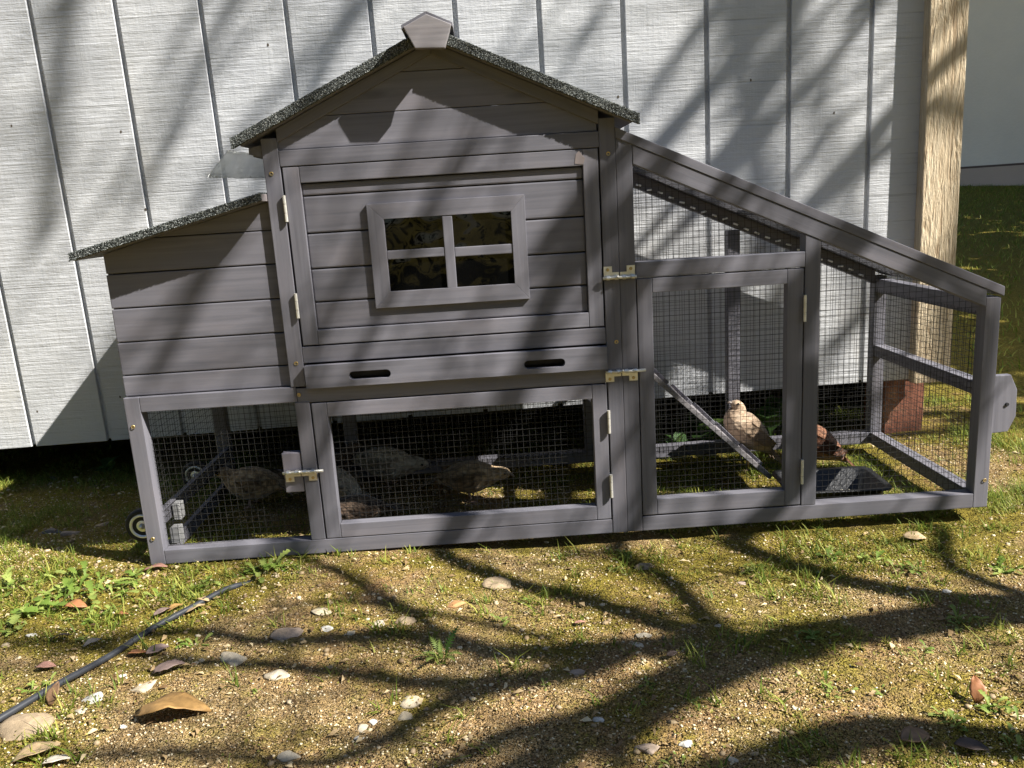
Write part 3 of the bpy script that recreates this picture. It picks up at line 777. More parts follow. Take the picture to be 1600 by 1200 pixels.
# ---- clear corrugated sheet left hanging under the eave
bm = bmesh.new()
nu, nv_ = 40, 6
grid = []
for i in range(nu + 1):
    a = i / nu
    row = []
    for j in range(nv_ + 1):
        b2 = j / nv_
        x = 0.2330 + 0.080 * a - (0.046 * b2 + 0.012 * b2 * b2) * (1 - a * 0.75)
        z = 0.8030 - 0.012 * a - 0.036 * b2 - 0.006 * a * b2 - 0.012 * b2 * b2 * (1 - a)
        y = 0.10 + 0.10 * a + 0.03 * b2 + 0.0006 * math.sin(a * 26)
        z += 0.0004 * math.sin(a * 26)
        row.append(bm.verts.new((x, y, z)))
    grid.append(row)
for i in range(nu):
    for j in range(nv_):
        bm.faces.new((grid[i][j], grid[i + 1][j], grid[i + 1][j + 1], grid[i][j + 1]))
ret = bmesh.ops.solidify(bm, geom=list(bm.faces), thickness=0.0009)
sheet = from_bm('plastic_sheet', bm, M['clear'], None, True)
tag(sheet, 'clear corrugated plastic sheet poking out under the left eave', 'plastic sheet')

# ---- hardware builders
def screw(x, z, parent, y=-0.0012):
    bm = bmesh.new()
    for r0, d0, r1, d1 in ((0.0042, 0.0, 0.0036, -0.0010), (0.0036, -0.0010, 0.0016, -0.0006)):
        a = [bm.verts.new((r0 * math.cos(k * math.pi / 6), d0, r0 * math.sin(k * math.pi / 6))) for k in range(12)]
        b_ = [bm.verts.new((r1 * math.cos(k * math.pi / 6), d1, r1 * math.sin(k * math.pi / 6))) for k in range(12)]
        for k in range(12): bm.faces.new((a[k], a[(k + 1) % 12], b_[(k + 1) % 12], b_[k]))
    bm.faces.new([bm.verts.new((0.0016 * math.cos(k * math.pi / 3), 0.0005, 0.0016 * math.sin(k * math.pi / 3))) for k in range(6)])
    o = from_bm('screw', bm, M['brass'], parent); o.location = (x, y, z)
for x, z in ((0.3365, 0.7487), (0.3400, 0.3941), (0.9560, 0.7476), (0.9595, 0.3951), (0.0110, 0.2901), (0.0125, 0.0563), (0.3380, 0.3320), (1.7045, 0.0586)):
    screw(x, z, coop)
def hinge(x, z0, z1, parent):
    bm = bmesh.new()
    zs = [z0 + (z1 - z0) * k / 3 for k in range(4)]
    for k in range(3):
        add_tube(bm, [(x, -0.0052, zs[k] + 0.0005), (x, -0.0052, zs[k + 1] - 0.0005)], 0.0031, 8)
    add_box(bm, x - 0.0009, x + 0.0009, -0.0055, 0.012, z0 + 0.001, z1 - 0.001)
    from_bm('hinge', bm, M['cream_metal'], parent)
def bolt(x0, x1, z, up, tx0, tx1, parent, th=0.020):
    """barrel bolt: rod from x0 to x1 at height z; plates between tx0 and tx1, above (up) or below the rod"""
    bm = bmesh.new()
    e = empty('barrel_bolt', (0, 0, 0), parent)
    add_tube(bm, [(x0, -0.0068, z), (x1, -0.0068, z)], 0.0030, 10)
    add_tube(bm, [(x0 + (x1 - x0) * 0.42, -0.0068, z), (x0 + (x1 - x0) * 0.42, -0.0135, z + 0.003)], 0.0022, 8)
    from_bm('rod', bm, M['cream_metal'], e, True)
    s = 1 if up else -1
    mid = (tx0 + tx1) / 2
    for a, b_ in ((tx0, mid - 0.001), (mid + 0.001, tx1)):
        bm = bmesh.new()
        w_ = b_ - a
        za, zb = (z, z + th) if up else (z - th, z)
        add_box(bm, a, b_, -0.0020, -0.0014, z - 0.002 if up else z - 0.010, z + 0.010 if up else z + 0.002)
        left = a < mid - 0.005 and a == tx0
        tab = (a, a + w_ * 0.55) if left else (b_ - w_ * 0.55, b_)
        add_box(bm, tab[0], tab[1], -0.0019, -0.0013, za, zb)
        for f in (0.15, 0.70):
            add_tube(bm, [(a + w_ * f, -0.0068, z), (a + w_ * (f + 0.22), -0.0068, z)], 0.0042, 12)
            add_box(bm, a + w_ * f, a + w_ * (f + 0.22), -0.0065, -0.0016, z - 0.0038, z + 0.0038)
        o = from_bm('plate', bm, M['zinc'], e)
        sc_x = (tab[0] + tab[1]) / 2; sc_z = z + s * th * 0.72
        bm = bmesh.new(); add_tube(bm, [(sc_x, -0.0018, sc_z), (sc_x, -0.0030, sc_z)], [0.0034, 0.0026], 10)
        from_bm('screw', bm, M['brass'], e, False)

# ---- drawer
dr = empty('drawer', (0, 0, 0), coop)
bm = bmesh.new()
def slot_outline(x0, x1, z0, z1, n=6):
    r = (z1 - z0) / 2; zc = (z0 + z1) / 2; pts = []
    for k in range(n + 1):
        a = -math.pi / 2 + math.pi * k / n; pts.append((x1 - r + r * math.cos(a), zc + r * math.sin(a)))
    for k in range(n + 1):
        a = math.pi / 2 + math.pi * k / n; pts.append((x0 + r + r * math.cos(a), zc + r * math.sin(a)))
    return pts
# front panel with two slotted finger holes: cut as a strip mesh
X0, X1, Z0, Z1 = 0.3570, 0.9390, 0.3452, 0.3892
yf, yb = -0.0135, 0.001
def panel_with_slots(bm, slots):
    def face_at(y, flip):
        edges = []
        outer = [bm.verts.new((x, y, z)) for x, z in ((X0, Z0), (X1, Z0), (X1, Z1), (X0, Z1))]
        loops = [outer]
        for s_ in slots:
            loops.append([bm.verts.new((x, y, z)) for x, z in slot_outline(*s_)])
        es = []
        for lp in loops:
            for i in range(len(lp)): es.append(bm.edges.new((lp[i], lp[(i + 1) % len(lp)])))
        bmesh.ops.triangle_fill(bm, use_beauty=True, edges=es)
        return loops
    A = face_at(yf, False); B = face_at(yb, True)
    for la, lb in zip(A, B):
        for i in range(len(la)):
            j = (i + 1) % len(la)
            bm.faces.new((la[i], la[j], lb[j], lb[i]))
panel_with_slots(bm, [(0.4405, 0.5210, 0.3570, 0.3735), (0.7775, 0.8575, 0.3555, 0.3720)])
bmesh.ops.translate(bm, verts=bm.verts, vec=(-0.648, 0, -0.367))
o = from_bm('drawer_front', bm, M['wood'], dr); o.location = (0.648, 0, 0.367)
box('drawer_box', dr, 0.3600, 0.9360, 0.0070, DEP - 0.03, 0.3590, 0.3880, M['dark_inside'], 0)

# ---- upper door
ud = empty('house_door', (0, 0, 0), coop)
rect('stile', ud, 0.3570, 0.3868, 0.4275, 0.7585, 0.0, 0.020)
rect('stile', ud, 0.9085, 0.9370, 0.4275, 0.7585, 0.0, 0.020)
rect('rail', ud, 0.3872, 0.9081, 0.7290, 0.7585, 0.0, 0.020)
rect('rail', ud, 0.3872, 0.9081, 0.4275, 0.4555, 0.0, 0.020)
PL_ = [0.4560, 0.5080, 0.5710, 0.6370, 0.7055, 0.7285]
for k in range(5):
    rect('plank', ud, 0.3874, 0.9079, PL_[k] + 0.0012, PL_[k + 1] - 0.0012, 0.0060, 0.0150, bevel=0.0026)
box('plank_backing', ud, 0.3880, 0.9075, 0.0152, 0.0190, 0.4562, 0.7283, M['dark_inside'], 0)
wo = (0.5030, 0.7970, 0.4895, 0.6840); wi = (0.5330, 0.7700, 0.5200, 0.6550)
fr = [([(wo[0], wo[3]), (wo[1], wo[3]), (wi[1], wi[3]), (wi[0], wi[3])], (1, 0)), ([(wo[0], wo[2]), (wo[1], wo[2]), (wi[1], wi[2]), (wi[0], wi[2])], (1, 0)),
      ([(wo[0], wo[2]), (wi[0], wi[2]), (wi[0], wi[3]), (wo[0], wo[3])], (0, 1)), ([(wo[1], wo[2]), (wi[1], wi[2]), (wi[1], wi[3]), (wo[1], wo[3])], (0, 1))]
for poly, ln in fr:
    board('window_trim', ud, poly, -0.0010, 0.0057, length=ln, bevel=0.0007)
rect('muntin', ud, 0.6415, 0.6600, 0.5195, 0.6535, -0.0005, 0.0045)
rect('muntin', ud, 0.5333, 0.6412, 0.5800, 0.5965, 0.0005, 0.0045)
rect('muntin', ud, 0.6603, 0.7697, 0.5775, 0.5950, 0.0005, 0.0045)
for x0, x1 in ((0.5333, 0.6505), (0.6510, 0.7697)):
    for z0, z1 in ((0.5203, 0.5880), (0.5885, 0.6547)):
        bm = bmesh.new(); add_box(bm, -(x1 - x0) / 2, (x1 - x0) / 2, 0.0, 0.0008, -(z1 - z0) / 2, (z1 - z0) / 2)
        o = from_bm('pane', bm, M['pane'], ud); o.location = ((x0 + x1) / 2, 0.0047, (z0 + z1) / 2)
hinge(0.3553, 0.6608, 0.7096, ud); hinge(0.3553, 0.4810, 0.5289, ud)
# torn chip at the door's top right corner
board('bare_chip', ud, [(0.8930, 0.7330), (0.9090, 0.7310), (0.9130, 0.7420), (0.9020, 0.7560), (0.8960, 0.7500)], -0.0006, 0.0003, simple('reddish_bare_wood', (0.215, 0.18, 0.175), 0.7), 0.0002)

# ---- wire mesh
def wire_grid(name, parent, o, u, v, poly, pitch=0.0127, r=0.00042, sag=0.0006):
    """square wires in the plane o + a*u + b*v, clipped to polygon poly [(a,b)]"""
    o, u, v = Vector(o), Vector(u).normalized(), Vector(v).normalized()
    n = u.cross(v)
    bm = bmesh.new()
    def span(axis, c):
        hits = []
        for i in range(len(poly)):
            p, q = poly[i], poly[(i + 1) % len(poly)]
            a, b_ = p[axis], q[axis]
            if (a - c) * (b_ - c) < 0:
                t = (c - a) / (b_ - a); hits.append(p[1 - axis] + t * (q[1 - axis] - p[1 - axis]))
        return (min(hits), max(hits)) if len(hits) >= 2 else None
    rr = random.Random(hash(name) % 97)
    for axis in (0, 1):
        lo = min(p[axis] for p in poly); hi = max(p[axis] for p in poly)
        c = lo + pitch * 0.6
        while c < hi:
            sp = span(axis, c)
            if sp:
                off = n * ((r * 1.2 if axis else -r * 1.2))
                s0, s1 = sp
                k = max(2, int((s1 - s0) / 0.06))
                pts = []
                ph, am = rr.uniform(0, 6), rr.uniform(0.2, 1) * sag
                for i in range(k + 1):
                    s_ = s0 + (s1 - s0) * i / k
                    d = c + am * math.sin(ph + s_ * 21)
                    a, b_ = (d, s_) if axis == 0 else (s_, d)
                    pts.append(o + u * a + v * b_ + off + n * (0.0012 * math.sin(a * 17 + b_ * 13 + ph * 0.1)))
                add_tube(bm, pts, r, 4, False)
            c += pitch
    ob = from_bm(name, bm, M['wire'], parent); ob['kind'] = 'stuff'
    return ob
X_, Y_, Z_ = (1, 0, 0), (0, 1, 0), (0, 0, 1)
def rp(x0, x1, z0, z1): return [(x0, z0), (x1, z0), (x1, z1), (x0, z1)]
wire_grid('wire_mesh', coop, (0, 0.024, 0), X_, Z_, rp(0.022, 0.336, 0.022, 0.326))
# ---- lower door
ld = empty('lower_door', (0, 0, 0), coop)
rect('stile', ld, 0.3590, 0.3885, 0.0310, 0.3125, 0.0, 0.022)
rect('stile', ld, 0.9085, 0.9372, 0.0310, 0.3125, 0.0, 0.022)
rect('rail', ld, 0.3889, 0.9081, 0.2840, 0.3125, 0.0, 0.022)
rect('rail', ld, 0.3889, 0.9081, 0.0310, 0.0600, 0.0, 0.022)
wire_grid('wire_mesh', ld, (0, 0.0245, 0), X_, Z_, rp(0.380, 0.916, 0.052, 0.292))
hinge(0.9388, 0.2129, 0.2605, ld); hinge(0.9388, 0.0782, 0.1275, ld)
rect('latch_block', coop, 0.2885, 0.3260, 0.1330, 0.2148, 0.002, 0.022, M['wood_block'], 0.002)
bolt(0.2890, 0.3690, 0.1770, False, 0.2925, 0.3545, coop, 0.0205)
# ---- run
bolt(0.9370, 1.0010, 0.5195, True, 0.9395, 0.9995, coop, 0.0215)
bolt(0.9360, 1.0140, 0.3370, False, 0.9360, 0.9990, coop, 0.0205)
rd = empty('run_door', (0, 0, 0), coop)
rect('stile', rd, 1.0025, 1.0318, 0.0335, 0.5135, 0.0, 0.022)
rect('stile', rd, 1.2932, 1.3245, 0.0335, 0.5135, 0.0, 0.022)
rect('rail', rd, 1.0322, 1.2928, 0.4860, 0.5135, 0.0, 0.022)
rect('rail', rd, 1.0322, 1.2928, 0.0335, 0.0665, 0.0, 0.022)
wire_grid('wire_mesh', rd, (0, 0.0245, 0), X_, Z_, rp(1.024, 1.300, 0.060, 0.494))
hinge(1.3258, 0.4110, 0.4635, rd); hinge(1.3258, 0.0790, 0.1310, rd)
def su(x): return rz(x) - 0.026
wire_grid('wire_mesh', coop, (0, 0.0260, 0), X_, Z_, [(0.995, 0.538), (1.333, 0.538), (1.333, su(1.333)), (0.995, su(0.995))])
wire_grid('wire_mesh', coop, (0, 0.0320, 0), X_, Z_, [(1.350, 0.024), (1.690, 0.024), (1.690, su(1.690)), (1.350, su(1.350))])
# rear frame of the run and under the house
for x0, x1, zt in ((0.0, 0.030, 0.345), (0.324, 0.354, 0.345), (0.940, 0.970, 0.345), (1.313, 1.343, rz(1.343) - 0.0345), (1.684, 1.713, rz(1.713) - 0.001)):
    rect('rear_post', coop, x0, x1, 0.031, zt, DEP - T, DEP)
rect('rear_rail', coop, 0.0, 1.713, 0.0, 0.0300, DEP - T, DEP)
rect('rear_rail', coop, 0.0305, 0.3235, 0.3150, 0.3450, DEP - T + 0.001, DEP - 0.001)
rect('rear_rail', coop, 0.3545, 0.9395, 0.3150, 0.3450, DEP - T + 0.001, DEP - 0.001)
board('rear_sloping_rail', coop, [(0.9705, rz(0.9705) - 0.034), (1.6835, rz(1.6835) - 0.034), (1.6835, rz(1.6835)), (0.9705, rz(0.9705))], DEP - T + 0.0005, DEP - 0.0005, length=(1, -0.4545))
wire_grid('rear_wire_mesh', coop, (0, DEP - T - 0.003, 0), X_, Z_, [(0.966, 0.02), (1.690, 0.02), (1.690, su(1.690)), (0.966, su(0.966))])
wire_grid('rear_wire_mesh', coop, (0, DEP - T - 0.003, 0), X_, Z_, rp(0.022, 0.945, 0.02, 0.325))
# staples along the rear sloping rail
bm = bmesh.new()
for k in range(26):
    x = 0.99 + k * 0.0262; z = rz(x) - 0.025 + random.uniform(-0.003, 0.003); a = random.uniform(-0.5, 0.2)
    p = Vector((x, DEP - T - 0.0052, z)); d = Vector((math.cos(a), 0, math.sin(a))) * 0.0062
    add_tube(bm, [p - d, p + d], 0.0024, 5)
st = from_bm('staples', bm, simple('bright_staple', (0.85, 0.85, 0.86), 0.4, 0.1), coop); st['kind'] = 'stuff'
# right end of the run
box('side_rail', coop, 1.685, 1.7125, 0.0305, DEP - T - 0.0005, 0.0, 0.0300)
box('side_rail', coop, 1.685, 1.7125, 0.0305, DEP - T - 0.0005, 0.2340, 0.2620)
box('side_rail', coop, 1.685, 1.7125, 0.0305, DEP - T - 0.0005, 0.3960, 0.4300)
wire_grid('side_wire_mesh', coop, (1.6835, 0, 0), Y_, Z_, rp(0.024, DEP - 0.024, 0.022, 0.405))
# left end under the nest box
box('side_rail', coop, 0.0180, 0.0300, 0.0305, DEP - T - 0.0005, 0.0, 0.0295)
box('side_rail', coop, 0.0180, 0.0300, 0.0305, DEP - T - 0.0005, 0.0760, 0.1050)
box('side_rail', coop, 0.0180, 0.0300, 0.0305, DEP - T - 0.0005, 0.3180, 0.3470)
wire_grid('side_wire_mesh', coop, (0.0330, 0, 0), Y_, Z_, rp(0.024, DEP - 0.024, 0.022, 0.325))
# mesh roof of the run
un = Vector((1, 0, -0.4545)).normalized()
wire_grid('roof_wire_mesh', coop, (0.975, 0, rz(0.975) - 0.0005), un, Y_, rp(0.0, 0.745 * math.hypot(1, 0.4545), 0.020, DEP - 0.014))
box('roof_purlin', coop, 1.330, 1.355, 0.0245, DEP - 0.0245, rz(1.34) + 0.002, rz(1.34) + 0.014)
# pull handle board at the right end
board('pull_handle', coop, [(1.7137, 0.1560), (1.7480, 0.1575), (1.7625, 0.1890), (1.7615, 0.2440), (1.7470, 0.2755), (1.7137, 0.2755)], 0.004, 0.018, M['wood'], 0.0015, length=(0, 1))
bm = bmesh.new(); add_tube(bm, [(1.7425, 0.0038, 0.2150), (1.7425, 0.0015, 0.2150)], [0.0042, 0.0032], 10)
from_bm('handle_screw', bm, M['rubber'], coop)
# ---- wheels
def wheel(loc):
    e = empty('wheel', loc, coop)
    def lathe(name, prof, mat, n=28):
        bm = bmesh.new(); rings = []
        for r, y in prof:
            rings.append([bm.verts.new((r * math.cos(2 * math.pi * k / n), y, r * math.sin(2 * math.pi * k / n))) for k in range(n)])
        for a, b_ in zip(rings, rings[1:]):
            for k in range(n): bm.faces.new((a[k], a[(k + 1) % n], b_[(k + 1) % n], b_[k]))
        bm.faces.new(rings[0]); bm.faces.new(rings[-1][::-1])
        from_bm(name, bm, mat, e, True)
    lathe('tyre', [(0.0255, -0.008), (0.0290, -0.0105), (0.0330, -0.010), (0.0355, -0.006), (0.0360, 0.0), (0.0355, 0.006), (0.0330, 0.010), (0.0255, 0.008)], M['rubber'])
    lathe('rim', [(0.003, -0.0090), (0.010, -0.0086), (0.0165, -0.0066), (0.0195, -0.0060), (0.0208, -0.0098), (0.0248, -0.0112), (0.0262, -0.0085), (0.0262, 0.008), (0.003, 0.008)], M['chrome'])
    lathe('hub_nut', [(0.0008, -0.0175), (0.0042, -0.0160), (0.0050, -0.0120), (0.0072, -0.0085), (0.0072, -0.0070)], M['zinc'], 10)
wheel((-0.0215, 0.0450, 0.0705)); wheel((-0.0520, 0.4350, 0.0480))
bm = bmesh.new(); add_tube(bm, [(-0.0215, 0.053, 0.0705), (0.0170, 0.053, 0.0705)], 0.004, 8); from_bm('axle', bm, M['zinc'], coop)
bm = bmesh.new(); add_tube(bm, [(-0.0520, 0.443, 0.0480), (0.0170, 0.443, 0.0480)], 0.004, 8); from_bm('axle', bm, M['zinc'], coop)
box('rail_end_block', coop, 0.0345, 0.0530, 0.0310, 0.0560, 0.0300, 0.0640, M['pale_block'], 0.002)  # pale blocks near the front ends of the left rails
box('rail_end_block', coop, 0.0345, 0.0500, 0.0600, 0.0850, 0.0700, 0.1050, M['pale_block'], 0.002)
# ---- ramp with cleats (leans from the house opening to the ground)
rampe = empty('ramp', (0, 0, 0), coop)
a0, a1 = Vector((1.000, 0, 0.335)), Vector((1.342, 0, 0.004))
d = (a1 - a0).normalized(); nn = Vector((-d.z, 0, d.x))
if nn.z < 0: nn = -nn
prism3('ramp_board', [(p.x, 0.235, p.z) for p in (a0, a1, a1 + nn * 0.011, a0 + nn * 0.011)], (0, 0.175, 0), M['wood_cap'], rampe, 0.001, d)
for k in range(6):
    p = a0 + d * (0.05 + k * 0.075)
    q = p + d * 0.014
    prism3('cleat', [(s_.x, 0.240, s_.z) for s_ in (p + nn * 0.0112, q + nn * 0.0112, q + nn * 0.019, p + nn * 0.019)], (0, 0.165, 0), M['wood'], rampe, 0.001, Vector((0, 1, 0)))

# ================================================================== QUAIL
def feather_mat(name, base, dark, light, amount=0.6, streak=0.5):
    m, nt, b = base_mat(name)
    v = coords(nt, (1, 1, 1), 0)
    vo = N(nt, 'ShaderNodeTexVoronoi'); vo.inputs['Scale'].default_value = 115
    mp = coords(nt, (0.55, 1.1, 1.1), 0); nt.links.new(mp, vo.inputs['Vector'])
    sc_ = ramp(nt, vo.outputs['Distance'], [(0.1, base), (0.55, tuple(0.5 * (a + d) for a, d in zip(base, dark))), (0.8, dark)])
    n1 = noise(nt, v, 55, 4, 0.7)
    c = mix(nt, amount, base, sc_)
    c = mix(nt, math_(nt, 'MULTIPLY', ramp(nt, n1, [(0.5, (0, 0, 0)), (0.68, (1, 1, 1))]), 0.55), c, light)
    ss = noise(nt, coords(nt, (14, 150, 60), 0), 1.0, 3, 0.6)
    c = mix(nt, math_(nt, 'MULTIPLY', ramp(nt, ss, [(0.52, (0, 0, 0)), (0.66, (1, 1, 1))]), streak), c, dark)
    nt.links.new(c, b.inputs['Base Color']); b.inputs['Roughness'].default_value = 0.8
    b.inputs['Specular IOR Level'].default_value = 0.2
    b.inputs['Sheen Weight'].default_value = 0.25
    h = math_(nt, 'ADD', vo.outputs['Distance'], ss)
    bump(nt, b, h, 0.8, 0.0032)
    return m
FM = {
    'brown': feather_mat('brown_quail_feathers', (0.52, 0.37, 0.215), (0.07, 0.045, 0.026), (0.80, 0.66, 0.45), 0.85, 0.75),
    'grey': feather_mat('pale_grey_quail_feathers', (0.52, 0.46, 0.37), (0.17, 0.13, 0.095), (0.74, 0.68, 0.56), 0.75, 0.6),
    'blonde': feather_mat('blonde_quail_feathers', (0.45, 0.33, 0.225), (0.22, 0.145, 0.09), (0.58, 0.47, 0.35), 0.55, 0.4),
    'rusty': feather_mat('rusty_brown_quail_feathers', (0.24, 0.10, 0.05), (0.05, 0.022, 0.014), (0.40, 0.20, 0.11), 0.8, 0.7),
    'dark': feather_mat('dark_brown_quail_feathers', (0.125, 0.082, 0.055), (0.025, 0.018, 0.014), (0.33, 0.24, 0.17), 0.85, 0.8),
}
M['beak'] = simple('horn_beak', (0.16, 0.13, 0.11), 0.4)
M['leg_skin'] = simple('pinkish_leg', (0.42, 0.28, 0.20), 0.6)
M['eye'] = simple('black_eye', (0.006, 0.005, 0.004), 0.08, 0, 0.8, 0)

def quail(loc, rz, col, label, scale=1.0, pitch=0.0, neck=(0.0, 0.0), group='quail in the coop', leg_h=0.03, puff=1.0):
    """x forward; pitch lifts the front of the body; neck: (forward, up) shift of the head"""
    e = empty('quail', loc, None, rz); e.scale = (scale,) * 3
    tag(e, label, 'quail', group)
    nf, nu = neck
    ring = [(-0.086, 0.030, 0.0035, 0.0015), (-0.072, 0.034, 0.013, 0.006), (-0.055, 0.040, 0.024, 0.016), (-0.034, 0.044, 0.034, 0.028), (-0.010, 0.046, 0.040, 0.036), (0.014, 0.049, 0.039, 0.037),
            (0.034, 0.055, 0.031, 0.031), (0.047 + nf * .25, 0.066 + nu * .25, 0.022, 0.023), (0.055 + nf * .55, 0.080 + nu * .6, 0.0165, 0.018), (0.061 + nf * .8, 0.092 + nu * .85, 0.0152, 0.0155),
            (0.069 + nf, 0.098 + nu, 0.0145, 0.0145), (0.078 + nf, 0.099 + nu, 0.0115, 0.0118), (0.0855 + nf, 0.0965 + nu, 0.0058, 0.0062), (0.0875 + nf, 0.0960 + nu, 0.002, 0.0022)]
    ring = [(x, z, ry * (puff if 5 < q < 10 else 1), r2 * (puff if 5 < q < 10 else 1)) for q, (x, z, ry, r2) in enumerate(ring)]
    cp, sp_ = math.cos(pitch), math.sin(pitch)
    def tf(x, z):
        x0, z0 = x, z - 0.045
        return x0 * cp - z0 * sp_, x0 * sp_ + z0 * cp + 0.045 + leg_h - 0.012
    n = 16; bm = bmesh.new(); rings = []
    pts = [tf(x, z) for x, z, _, _ in ring]
    for i, (x, z, ry, rzz) in enumerate(ring):
        a = pts[max(i - 1, 0)]; b_ = pts[min(i + 1, len(pts) - 1)]
        dx, dz = b_[0] - a[0], b_[1] - a[1]; l = math.hypot(dx, dz); dx, dz = dx / l, dz / l
        r = []
        for k in range(n):
            t = 2 * math.pi * k / n
            oy = ry * math.cos(t); on = rzz * math.sin(t) * (1.0 if math.sin(t) > 0 else 1.06)
            r.append(bm.verts.new((pts[i][0] - dz * on, oy, pts[i][1] + dx * on)))
        rings.append(r)
    for a, b_ in zip(rings, rings[1:]):
        for k in range(n): bm.faces.new((a[k], a[(k + 1) % n], b_[(k + 1) % n], b_[k]))
    bm.faces.new(rings[0][::-1]); bm.faces.new(rings[-1])
    body = from_bm('body', bm, FM[col], e, True)
    sub = body.modifiers.new('sub', 'SUBSURF'); sub.levels = sub.render_levels = 1
    hx, hz = pts[10]
    # beak
    bx, bz = pts[13]; dx, dz = pts[13][0] - pts[11][0], pts[13][1] - pts[11][1]; l = math.hypot(dx, dz); dx, dz = dx / l, dz / l
    bm = bmesh.new(); add_tube(bm, [(bx - dx * 0.004, 0, bz - dz * 0.004), (bx + dx * 0.004, 0, bz + dz * 0.004 + 0.0004), (bx + dx * 0.0105, 0, bz + dz * 0.0105 - 0.002)], [0.0034, 0.0028, 0.0005], 8)
    from_bm('beak', bm, M['beak'], e, True)
    for s in (-1, 1):
        bm = bmesh.new(); bmesh.ops.create_icosphere(bm, subdivisions=2, radius=0.0028)
        o = from_bm('eye', bm, M['eye'], e, True); o.location = (pts[11][0] - 0.002, s * 0.0118, pts[11][1] + 0.0022)
        # wing: a folded shell of three feather tiers
        bm = bmesh.new(); g_ = []
        for i in range(9):
            t = i / 8; row = []
            for j in range(6):
                u = j / 5
                x = 0.030 - 0.096 * t; z = 0.066 - 0.010 * t - (0.030 + 0.006 * math.sin(t * 3.1)) * (u - 0.1) * (1 - 0.55 * t)
                bul = math.sin(math.pi * min(1, t * 1.05)) ** 0.5 if 0 < t < 1 else 0.15
                yy = 0.0388 * (0.55 + 0.47 * bul) * math.sqrt(max(0.05, 1 - ((z - 0.047) / 0.047) ** 2)) + 0.0022 + 0.0012 * ((i * 3 + j) % 2)
                if t > 0.75: yy *= 1 - (t - 0.75) * 1.1
                X, Zz = tf(x, z)
                row.append(bm.verts.new((X, s * yy, Zz)))
            g_.append(row)
        for i in range(8):
            for j in range(5): bm.faces.new((g_[i][j], g_[i + 1][j], g_[i + 1][j + 1], g_[i][j + 1]))
        bmesh.ops.solidify(bm, geom=list(bm.faces), thickness=0.0015)
        from_bm('wing', bm, FM[col], e, True)
        # leg
        bm = bmesh.new(); lx = 0.004
        add_tube(bm, [(lx - 0.006, s * 0.016, 0.034 + leg_h - 0.02), (lx + 0.002, s * 0.017, leg_h * 0.5), (lx - 0.002, s * 0.017, 0.003)], [0.0045, 0.0024, 0.0019], 7)
        for a in (-0.5, 0.0, 0.5, 3.1):
            ln = 0.017 if abs(a) < 1 else 0.009
            add_tube(bm, [(lx - 0.002, s * 0.017, 0.003), (lx - 0.002 + math.cos(a) * ln * .6, s * 0.017 + math.sin(a) * ln * .6, 0.0026), (lx - 0.002 + math.cos(a) * ln, s * 0.017 + math.sin(a) * ln, 0.001)], [0.0016, 0.0014, 0.0006], 5)
        from_bm('leg', bm, M['leg_skin'], e, True)
    # tail feathers
    bm = bmesh.new()
    for k in range(5):
        a = (k - 2) * 0.16
        x0, z0 = tf(-0.062, 0.041 + 0.001 * k); x1, z1 = tf(-0.105, 0.024)
        w_ = 0.005
        v = [bm.verts.new(p) for p in ((x0, -w_ + a * 0.03, z0), (x0, w_ + a * 0.03, z0), (x1, w_ * .7 + a * 0.11, z1), (x1 - 0.004, a * 0.12, z1 - .001), (x1, -w_ * .7 + a * 0.11, z1))]
        bm.faces.new(v)
    bmesh.ops.solidify(bm, geom=list(bm.faces), thickness=0.0008)
    from_bm('tail', bm, FM[col], e)
    return e

def gz(x, y): return float(ground_z(x, y))
PI = math.pi
quail((0.120, 0.330, gz(.12, .33)), PI * 0.93, 'brown', 'brown quail crouching behind the mesh of the far left panel', 1.12, -0.10, (-0.006, -0.022), leg_h=0.016)
quail((0.285, 0.400, gz(.285, .40)), PI * 0.12, 'dark', 'dark quail half hidden behind the latch block', 1.05, 0.0, (0, -0.01), leg_h=0.02)
quail((0.330, 0.260, gz(.33, .26)), PI * 0.80, 'grey', 'mottled quail mostly hidden behind the lower door stile', 1.05, 0.05, (0, 0), leg_h=0.024)
quail((0.400, 0.120, gz(.40, .12)), PI * 1.12, 'dark', 'dark brown quail low in the near corner of the lower door', 0.95, -0.05, (0, -0.02), leg_h=0.016)
quail((0.432, 0.400, gz(.432, .40)), -PI * 0.06, 'grey', 'pale grey speckled quail pecking behind the lower door', 1.12, -0.30, (0.008, -0.030), leg_h=0.022)
quail((0.640, 0.300, gz(.64, .30)), -PI * 0.05, 'brown', 'brown quail with striped face behind the lower door', 1.06, -0.10, (0.008, -0.036), leg_h=0.022)
quail((1.342, 0.405, gz(1.322, .405) + 0.003), PI * 1.04, 'blonde', 'blonde quail crouching in the sun beside the ramp', 1.14, 0.62, (-0.018, -0.016), leg_h=0.052, puff=1.14)
quail((1.492, 0.350, gz(1.492, .35)), PI * 0.98, 'rusty', 'rusty brown quail half hidden by the run post near the tray', 1.15, 0.42, (0, 0), leg_h=0.035)

